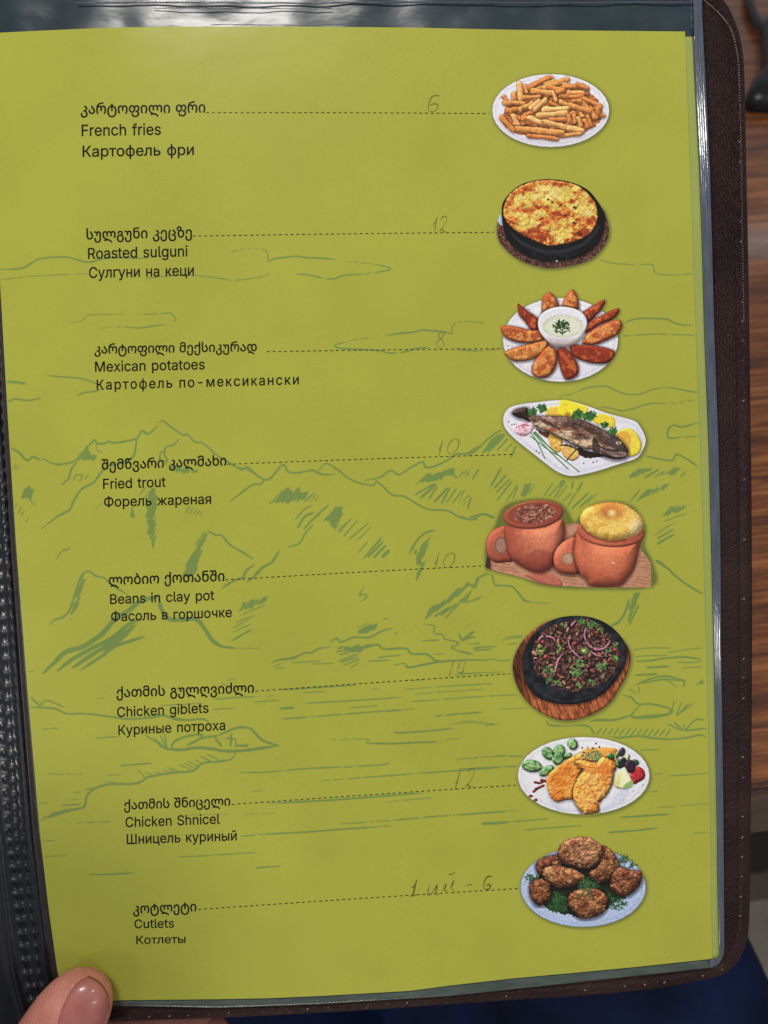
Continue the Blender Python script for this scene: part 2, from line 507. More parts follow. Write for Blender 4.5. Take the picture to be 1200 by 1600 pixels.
# ---------------------------------------------------------------- the landscape printed on the page, stroke by stroke
# key = corner of a traced tile, then (width in third-pixels, points ...); a negative width closes and fills the outline
STROKES = {
 (0, 370): [(7,0,152,60,152,110,145,150,122,180,105,240,97,310,95,350,105,390,116,430,118,470,105,540,98,640,100,700,100),(4,0,201,60,195,110,188),(4,120,187,200,182),(4,210,181,330,176),(4,350,174,410,172),(5,680,196,740,190,800,182,880,180,960,185,1030,195,1088,205),(5,1100,204,1160,198,1235,186),(4,1242,183,1260,173),
  (4,325,400,375,397,395,382,415,367,480,364,545,363),(4,555,363,578,363),(5,670,363,740,362),(5,745,361,800,359,825,385,812,397),(3,465,432,500,425,540,421),(5,550,421,568,421),(6,580,420,620,426,660,427,720,418,770,411),(6,218,650,300,657,370,663,420,675,455,690),(6,362,740,400,730,450,723,475,715),(10,30,679,80,682,120,688),(7,30,776,72,760,110,766,150,765,190,757)],
 (350, 370): [(4,35,70,65,62),(4,75,60,95,56),(4,110,55,130,55),(4,145,55,160,56),(5,175,58,195,65,205,85,205,115),(7,205,115,240,102,290,96,340,91,390,98,450,100,520,106),(3,583,117,595,118),(3,605,118,632,119),(4,640,120,670,124),(4,678,125,700,128),(6,708,130,760,140,780,150,765,158,740,162,700,169),(5,690,170,662,174),(6,655,174,600,178,550,184,520,196,475,197),(6,465,194,430,186,390,177,335,175),(5,515,513,530,503,575,492),(4,585,488,630,480),(4,640,478,680,475),(4,695,474,704,474),(7,515,513,540,522,600,526,680,530,730,534,770,544,810,546),(7,825,544,860,536,900,524,960,518),(7,762,461,830,452,890,447,930,437,980,441,1030,446,1068,455),(5,1068,455,1070,425,1088,402),(4,1095,399,1115,398),(4,1125,397,1145,397),(4,1155,398,1172,398),(4,1180,399,1200,400),(5,1090,523,1130,530,1200,536)],
 (720, 370): [(4,30,397,45,398),(4,55,398,85,400,110,410),(5,0,532,60,535,105,535),(5,115,532,160,527,200,520),(5,650,105,690,120,740,127,820,130),(5,835,131,900,131,905,155,920,172,960,178,1030,179),(5,1042,178,1090,170),(7,760,408,800,390,850,382,920,384,970,387,1000,403,1040,413,1090,415),(5,740,466,800,462),(5,812,461,900,456,970,456),(5,980,457,1060,460,1100,461),(5,425,768,475,745),(5,482,744,525,737),(6,532,733,580,712,640,701,690,703,730,722,780,738,840,737,900,716,960,706),(6,965,706,1010,712,1060,722,1110,730),(6,590,795,640,797,700,803,755,815,810,805,860,788,910,780,965,783),(4,985,783,1010,780),(4,1025,782,1035,775,1050,768),(4,1060,768,1090,766)],
 (0, 630): [(8,48,208,90,232,125,268,155,252,190,268),(8,195,255,240,280,280,287,350,272,380,240,420,195,445,172,455,190,490,188,510,180,530,186,580,180,640,165,665,130,690,145,720,125,740,105),(7,745,88,765,83,800,110,860,150,875,145,915,182,945,185,980,210,1010,240,1060,272,1110,300,1160,312,1200,335),(9,640,165,635,215,620,255,560,282,500,300,470,330,440,370,380,405,345,460,325,500,270,530,195,588),(8,360,275,335,310,320,355,290,380),(5,450,195,455,220,480,230),(7,840,165,815,195,780,205,770,240,785,270,750,265,755,230,775,232),(-1,345,275,410,200,420,235,450,245,440,265,390,265),(-1,780,285,850,300,900,310,930,320,860,330,820,315),(6,345,365,355,340,375,335,385,345,370,370),(5,395,360,412,335),(5,60,310,75,290),(5,75,312,88,292),(-1,100,440,110,400,135,390,155,410,140,450),(5,145,455,152,475),(5,158,462,165,480),(5,70,490,78,470),(5,85,520,98,485),(5,100,530,112,505),(5,120,560,130,540),(-1,690,420,720,400,735,425,735,490,725,560,730,625,715,690,710,650,695,620,690,560,685,510),(6,655,430,670,408,685,395),(-1,610,525,620,490,632,530,628,540),(3,450,495,475,470),(5,870,515,890,480),(5,885,520,905,490),(5,905,522,922,495),(5,920,525,935,505),(5,938,525,945,512),(6,260,735,285,700,300,685,312,690,328,672),(7,970,597,1010,618,1040,620,1080,665,1130,695,1185,728),(-1,955,610,975,598,960,640,935,680,920,720,910,760,900,810,850,810,880,750,905,700,920,650),
  (5,690,430,665,450),(5,705,440,690,480),(4,725,590,700,640),(4,735,620,715,660)],
 (350, 630): [(8,20,272,60,300,85,312,110,300,150,335,190,358,220,350,275,288,300,320,340,328,410,315,440,328,480,335,520,332),(7,440,320,480,283,540,318,580,350,640,375,700,385,715,368,745,390,790,430,845,437,900,470,960,498,1020,500,1060,510,1100,532,1150,545,1200,530),(8,190,358,170,380,130,385,30,460),(8,660,362,730,348,780,315,820,335,870,305,930,275,945,300,990,295,1050,265,1090,240,1140,235,1180,210,1200,200),(-1,215,470,300,390,325,420,355,395,360,425,390,418,380,445,300,470,260,462),(7,300,470,345,400),(6,340,465,385,415),(6,375,465,425,418),(4,400,460,438,428),(4,425,458,445,440),(7,335,545,375,500,410,480),(10,345,585,380,530,420,515),(8,375,590,430,530,490,478),(6,400,560,450,520),(-1,455,555,520,485,550,480,555,520,520,600,500,570,480,548),(6,530,600,600,540),(6,540,610,590,545),(6,560,625,625,550),(6,585,640,680,558),(5,620,645,690,580),(3,640,640,650,620),(6,630,700,672,650),(9,655,728,740,630),(9,675,722,745,650),(9,700,725,760,665),(13,740,722,775,690),(-1,890,385,950,335,1000,330,1080,305,1085,345,1040,335,1000,365,930,370),(5,1100,350,1118,320),(4,1125,340,1140,315),(4,1145,340,1150,318),(6,1165,358,1190,312),(8,895,430,990,375),(11,920,445,995,380),(8,960,450,1000,390),(9,985,465,1050,395),(8,1020,470,1060,395),(6,1040,470,1090,400),(6,1070,470,1115,410),(4,1100,465,1130,405),(4,1120,480,1135,460),(5,1145,495,1160,440),(9,870,705,900,650,940,610,985,596),(-1,890,715,930,660,965,630,945,700,920,760),(11,905,805,940,745),(6,0,640,40,672,100,705,132,730),(7,90,810,110,780,145,755),(10,140,810,180,770,225,745,260,690),(7,300,675,355,655,380,610,418,570)],
 (720, 630): [(8,0,240,50,235,90,205,130,165,180,130,210,115),(-1,95,230,140,170,200,135,215,150,180,180,130,225),(7,170,220,235,150),(6,205,225,255,175),(8,235,255,265,185),(6,325,250,335,235),(7,1110,90,1070,105,1030,112,1000,103,975,120,970,160,1000,163,1035,158),(5,1045,158,1110,155),(7,860,245,920,260,990,268,1010,240,1060,262,1115,300),(-1,770,355,830,315,920,298,900,315,860,325,820,340),(8,860,350,930,310),(6,910,345,950,320),(-1,945,335,1000,302,1035,305,1000,335),(6,1030,345,1055,320),(-1,840,445,880,405,975,378,950,405,890,430),(6,780,480,840,405),(6,825,460,860,430),(-1,945,530,980,490,1075,475,1060,490,1000,515),(5,950,555,1060,515),(4,910,620,1010,555),(4,925,600,980,570),(7,920,635,1000,590),(9,920,660,1000,615),(4,5,335,20,315),(4,25,345,45,310),(6,55,355,85,310),(4,0,430,20,405),(5,10,460,40,430),(5,30,495,45,440),(9,140,390,190,305),(8,155,400,215,335),(7,165,420,230,355),(7,170,455,240,365),(6,190,495,265,385),(6,240,465,268,385),(-1,280,430,300,380,330,375,310,440),(5,320,430,345,378),(6,380,450,430,375),(7,400,450,460,385),(7,430,455,470,395),(6,450,450,500,385),(-1,455,395,480,345,500,350,480,390),(8,520,400,530,345),(8,545,415,570,370),(6,470,470,520,420),(6,490,500,540,420),(8,520,495,600,420),(7,555,490,620,430),(5,590,470,645,420),(9,0,530,40,545,80,540),(9,40,535,110,520,150,535,195,535),(7,890,740,930,742,970,775,1000,810)],
 (0, 860): [(8,235,345,260,325,300,310,325,280,345,225,365,160,385,115,415,97,450,120,490,130,520,160,570,190,600,210),(-1,330,320,340,270,360,200,370,130,400,110,395,150,375,210,380,225,355,280),(20,205,575,270,510,310,475,380,455,440,420,490,380,540,320,600,285,640,250,680,230,745,215),(17,745,225,755,270,790,320,850,325,920,325,960,370,1000,425,1040,452),(9,1030,450,1100,458),(4,1080,457,1220,460),(16,270,565,340,510,420,465,480,435,540,400,600,350,660,320),(16,340,550,430,490,490,455),(13,380,560,470,500,540,450,610,425,675,405),(-1,480,430,560,390,660,330,600,400,545,445,490,490),(4,130,567,158,567),(8,1195,65,1150,100,1140,125,1080,150,1040,178),(-1,865,100,880,60,910,0,950,0,930,50,910,115,880,105),(4,1065,610,1100,600),(4,1040,625,1060,632),(8,145,690,190,732),(5,195,725,185,705),(6,195,728,220,703,300,735),(8,135,735,200,738,260,742,310,765,380,765,450,770,520,780,600,790,700,785,770,775,830,795,900,795),(5,750,727,850,722,950,716),(5,995,745,1100,740),(4,455,693,485,693),(6,1000,698,1100,690,1200,686)],
 (350, 860): [(-1,70,285,90,245,210,215,200,240,130,265),(5,75,305,195,255),(5,55,340,120,310),(5,35,370,145,305),(5,40,385,125,345),(8,40,422,130,370),(9,110,145,150,115,185,75),(7,0,175,50,140,90,130,105,90),(6,655,170,635,212,650,205,670,215,645,240),(-1,890,0,945,0,920,50,905,65),(10,900,140,930,80),(-1,945,318,970,270,1020,245,1080,195,1145,150,1190,170,1130,240,1085,245,1180,180,1150,165,1090,215,1030,262,985,290),(8,985,310,1060,265),(8,1015,305,1090,250),(7,1035,320,1110,240),(6,1130,245,1200,225),(9,1180,165,1195,130),(7,495,430,530,412,545,430,610,408,680,408,740,378,795,362),(-1,620,385,660,355,720,345,720,365,660,388),(4,620,365,680,340),(5,745,322,772,318),(5,800,395,815,380),(7,225,530,250,515,330,500,380,480,410,480,440,462,505,450),(5,230,545,270,530),(5,245,555,280,548),(6,255,515,340,505),(-1,525,455,600,450,690,445,640,475,560,470),(6,525,475,640,460),(6,540,490,610,470),(6,535,520,630,485),(6,545,525,630,500),(6,560,540,635,510),(5,590,550,630,530),(9,545,450,600,460,660,455,720,442,750,462,850,460,880,485,950,487,990,515,1030,520),(9,1200,512,1030,520,940,535,865,548,850,530),(5,850,528,795,538),(6,675,520,780,515),(6,720,502,830,490),(5,320,528,460,517),(5,410,532,515,530),(6,935,345,985,355,985,388,1025,395,1035,415,1095,430,1090,445,1065,455,1100,472,1165,487),(6,925,424,1010,420),(5,980,487,1035,485),(7,1100,388,1115,420,1135,415,1175,380),(6,1135,415,1180,405),(4,1145,440,1200,436),(5,1165,462,1200,458),(5,1175,470,1200,465),(3,1140,355,1160,340),(5,370,667,475,660),(4,695,650,725,648),(5,135,712,255,702),(5,200,684,205,684),(5,215,683,230,681),(6,380,717,540,708,700,698,825,688),(10,262,741,328,738),(5,585,738,725,728),(5,270,790,390,782),(4,410,780,425,778),(5,435,777,550,768),(5,565,767,630,763),(5,640,761,830,746),(4,840,747,890,744),(5,0,742,45,740),(4,845,652,970,643),(5,985,640,1200,628),(4,895,673,980,667),(4,990,666,1120,657),(4,1130,656,1200,652),(5,880,709,1010,700),(5,1025,698,1115,692),(5,1122,691,1200,685),(6,990,778,1025,774),(6,1035,772,1200,760),(7,265,652,330,650,480,640,620,630),(4,880,610,940,607),(5,1080,582,1200,577)],
 (720, 860): [(9,890,55,910,50,970,85,1000,115,1060,160,1135,205),(8,65,160,80,130,140,110,160,160,200,165,240,170,270,200,300,235,340,245),(4,340,245,420,248),(5,40,240,100,215),(-1,825,172,855,172,830,230,800,300,785,350,785,290,800,230),(8,790,350,835,255),(10,700,355,740,335,770,290,790,230),(5,790,470,880,458,990,458),(5,970,480,1060,465,1130,457),(5,810,505,850,495,970,492),(8,820,520,900,515,960,505,1050,500,1125,510),(5,1015,525,1100,525,1130,515),(9,870,550,980,543),(5,1040,552,1130,545),(8,815,585,920,580),(8,825,630,880,605,960,590,1050,610),(7,850,622,950,605,1050,612),(8,1050,610,1045,640),(6,960,600,1010,640),(6,835,640,835,670),(-1,1105,630,1130,605,1135,622),(8,0,475,50,485),(6,0,512,100,515,150,510,185,518,240,512),(6,0,422,60,378),(5,10,410,75,405),(6,65,455,165,450),(6,65,468,150,463),(4,30,440,90,435),(4,190,420,290,405),(5,205,408,300,400),(5,220,440,280,435),(5,0,577,60,575,205,570),(5,0,632,150,625),(3,0,655,65,655),(3,70,655,110,652),(5,0,690,120,684),(5,130,683,280,676),(4,175,744,320,740),(5,0,765,100,757),(4,0,800,130,805),(8,760,680,800,690,830,720,890,720,960,735,985,750,960,770,880,775,800,780,840,725),(6,790,650,820,670),(6,990,750,1000,705),(6,1010,770,1035,715),(-1,1015,770,1060,730,1095,715,1060,745),(9,590,800,650,795,720,795,790,775)],
 (40, 1110): [(9,560,32,630,22,700,38,760,45,830,40,860,55),(5,78,90,110,85),(5,120,85,152,83),(5,325,130,440,122),(12,660,180,730,185,800,175,870,180,930,190,1000,190,1090,180,1185,165),(10,1185,165,1110,140,1060,90,1030,80,980,85,900,120),(9,755,165,830,130,905,118),(9,680,180,700,145,760,120,820,115,825,125,770,160),(9,885,125,920,170),(10,985,165,1045,165),(8,965,110,960,170),(7,985,140,985,170),(7,935,130,985,135),(7,665,185,600,130),(6,665,185,630,115),(6,665,185,650,110),(6,665,185,560,115),(6,665,185,625,165),(9,985,200,960,230,900,240,830,248,785,283,720,290,640,300,570,315,540,335,490,345,410,345,350,355,310,375,285,405,275,450,230,465,150,480,65,517),(5,525,280,560,315),(5,560,292,600,305),(5,600,290,660,300),(5,640,280,690,292),(5,660,268,700,288),(5,680,270,720,290),(5,720,255,780,280),(5,745,248,790,270),(5,760,240,810,262),(5,790,230,830,250),(6,820,215,870,240),(6,850,205,900,230),(7,445,260,500,255,595,248),(4,380,305,450,300),(4,370,335,425,335),(4,100,297,180,300),(3,190,300,270,300),(4,225,385,260,383),(5,280,370,320,365),(4,210,418,250,416),(6,170,445,255,440),(-1,68,518,90,490,180,465,240,462,150,495),(4,55,435,105,435),(4,1000,290,1080,292),(3,1065,378,1105,380),(4,280,527,330,523),(4,340,523,400,522),(3,205,530,220,530),(4,240,528,265,526),(4,80,612,140,610),(4,85,684,195,682),(6,295,770,400,768,510,762),(5,720,687,870,680),(5,880,678,1075,667),(5,1080,740,1120,738),(5,1005,590,1080,586),(3,760,490,960,487)],
 (380, 1110): [(6,180,40,305,32),(5,318,30,330,29),(6,340,28,470,18),(6,480,17,600,8),(5,615,8,750,0),(6,900,28,930,25),(6,945,22,1120,7),(4,965,65,1060,57,1150,65,1195,65),(-1,1140,72,1190,62,1160,62),(7,708,100,730,105,850,98,985,84),(4,405,135,440,138),(4,455,137,500,135),(4,510,134,560,134),(5,565,134,590,140,575,152),(8,580,155,720,155,820,150,910,148),(4,925,146,935,143),(4,945,140,1018,130),(6,0,291,100,290,185,283),(6,198,281,330,271,460,266),(6,470,266,515,264),(6,525,262,655,255,682,245),(4,1000,229,1105,222),(4,1115,220,1200,215),(4,370,329,410,328),(4,420,326,475,322),(5,488,321,550,316),(6,560,315,800,297),(6,810,295,1000,283,1200,268),(8,120,435,300,427,500,414,700,398,840,387),(4,665,430,735,424),(5,742,422,885,409),(3,0,487,75,486),(3,90,486,105,485),(3,115,484,155,482),(3,45,380,90,378),(5,455,532,580,524),(4,590,522,610,520),(5,620,520,690,517),(6,700,516,830,503),(6,840,502,970,492),(5,980,492,992,492),(7,1003,490,1200,475),(5,0,587,60,583),(7,68,582,300,570,450,558,640,545),(5,650,543,690,541),(9,1120,530,1180,527),(4,0,669,60,666),(6,60,738,175,730)],
 (720, 1110): [(4,0,226,50,223),(4,60,222,150,216),(6,155,215,215,212),(6,220,215,320,214),(6,0,275,190,265),(6,200,264,300,262),(8,400,40,410,65,450,72,530,70,600,75,625,110,660,120,740,128,830,120,900,130,980,135,1060,128,1120,115,1150,125),(7,400,42,480,45,560,45,640,45,720,45,800,20),(8,805,35,880,35,970,20,1000,0),(7,970,65,1040,95),(7,1000,55,1040,90),(6,1045,60,1050,95),(7,1050,95,1100,45,1140,45),(8,1050,95,1150,85),(5,840,187,930,183),(4,890,300,950,296),(5,970,308,1160,295),(5,850,385,925,379),(4,920,455,1010,450),(4,1030,446,1160,437),(8,750,502,850,495,980,486),(8,690,572,800,565,920,552),(4,1090,577,1160,571),(10,100,532,160,530,230,522),(6,245,522,410,508),(6,297,561,400,552,565,540),(7,0,489,215,473),(3,225,470,270,467)] + [(6, x, 115 + (x - 630) * 0.02, x + 25, 82 + (x - 630) * 0.02) for x in range(635, 985, 27)] + [(5, x, 70, x + 22, 46) for x in range(440, 560, 22)],
}
DC = 0.62
STROKES[(0, 0)] = [(4, x * 3, y * 3, x * 3 + 3, y * 3 + 2) for x, y in ((350, 402), (58, 538), (197, 1360), (377, 1418), (240, 992), (270, 1130), (905, 1056), (424, 1362), (812, 957), (709, 415), (120, 610))]
dx0, dy0, dx1, dy1 = 0, 370, 1112, 1430
dX, dY = np.meshgrid(np.arange(dx0, dx1, DC), np.arange(dy0, dy1, DC))
cov = np.zeros(dX.shape)
wob = fbm(dX, dY, 9, 5)
for (ox, oy), lst in STROKES.items():
    for s in lst:
        w, P = s[0], np.array(s[1:], float).reshape(-1, 2) / 3.0 + (ox, oy)
        C = P if w < 0 else curve_pts(P, 5)
        lo, hi = C.min(0) - 6, C.max(0) + 6
        i0, i1 = max(0, int((lo[1] - dy0) / DC)), max(0, int((hi[1] - dy0) / DC) + 1)
        j0, j1 = max(0, int((lo[0] - dx0) / DC)), max(0, int((hi[0] - dx0) / DC) + 1)
        x, y, wb = dX[i0:i1, j0:j1], dY[i0:i1, j0:j1], wob[i0:i1, j0:j1]
        if x.size == 0:
            continue
        if w < 0:
            d = sd_poly(x, y, P) + (fbm(x, y, 3.0, 47, 2, -0.95, 7.0) - 0.5) * 6.0 - 0.6
            st = fbm(x, y, 2.7, 31, 2, -0.95, 8.0)
            c = np.clip(0.5 - d - 3.2 * np.clip(0.46 - st, 0, 1) * 4, 0, 1) * 0.95
        else:
            d, t = sd_line(x, y, C)
            hw = w / 6.0 * (0.93 + 0.5 * wb) * np.clip(0.45 + 5 * np.minimum(t, 1 - t), 0.45, 1)
            c = np.clip((hw - d) / 0.7 + 0.5, 0, 1) * np.clip(0.55 + w / 16.0, 0.6, 0.97)
        cov[i0:i1, j0:j1] = np.maximum(cov[i0:i1, j0:j1], c)
cov *= ((dX < page_right(dY) - 1) & (dX > page_left(dY) + 1.5))
cov *= 0.86 + 0.2 * fbm(dX, dY, 40, 77)


def mask_mesh(name, keep_node, X, Y, colr, h, parent):
    k = keep_node
    f = k[:-1, :-1] | k[1:, :-1] | k[1:, 1:] | k[:-1, 1:]
    q = grid_quads(*X.shape)[f.ravel()]
    used, inv = np.unique(q, return_inverse=True)
    V = unproj(X.ravel()[used], Y.ravel()[used], h)
    return build(name, V, None, M_PRINT, parent, cols=colr.reshape(-1, 3)[used], quads=inv.reshape(-1, 4))


dcol = ink(PAGE) * (1 - cov[..., None]) + ink(INKC) * cov[..., None]
mask_mesh('landscape_drawing', cov > 0.015, dX, dY, dcol, 0.00001, page)

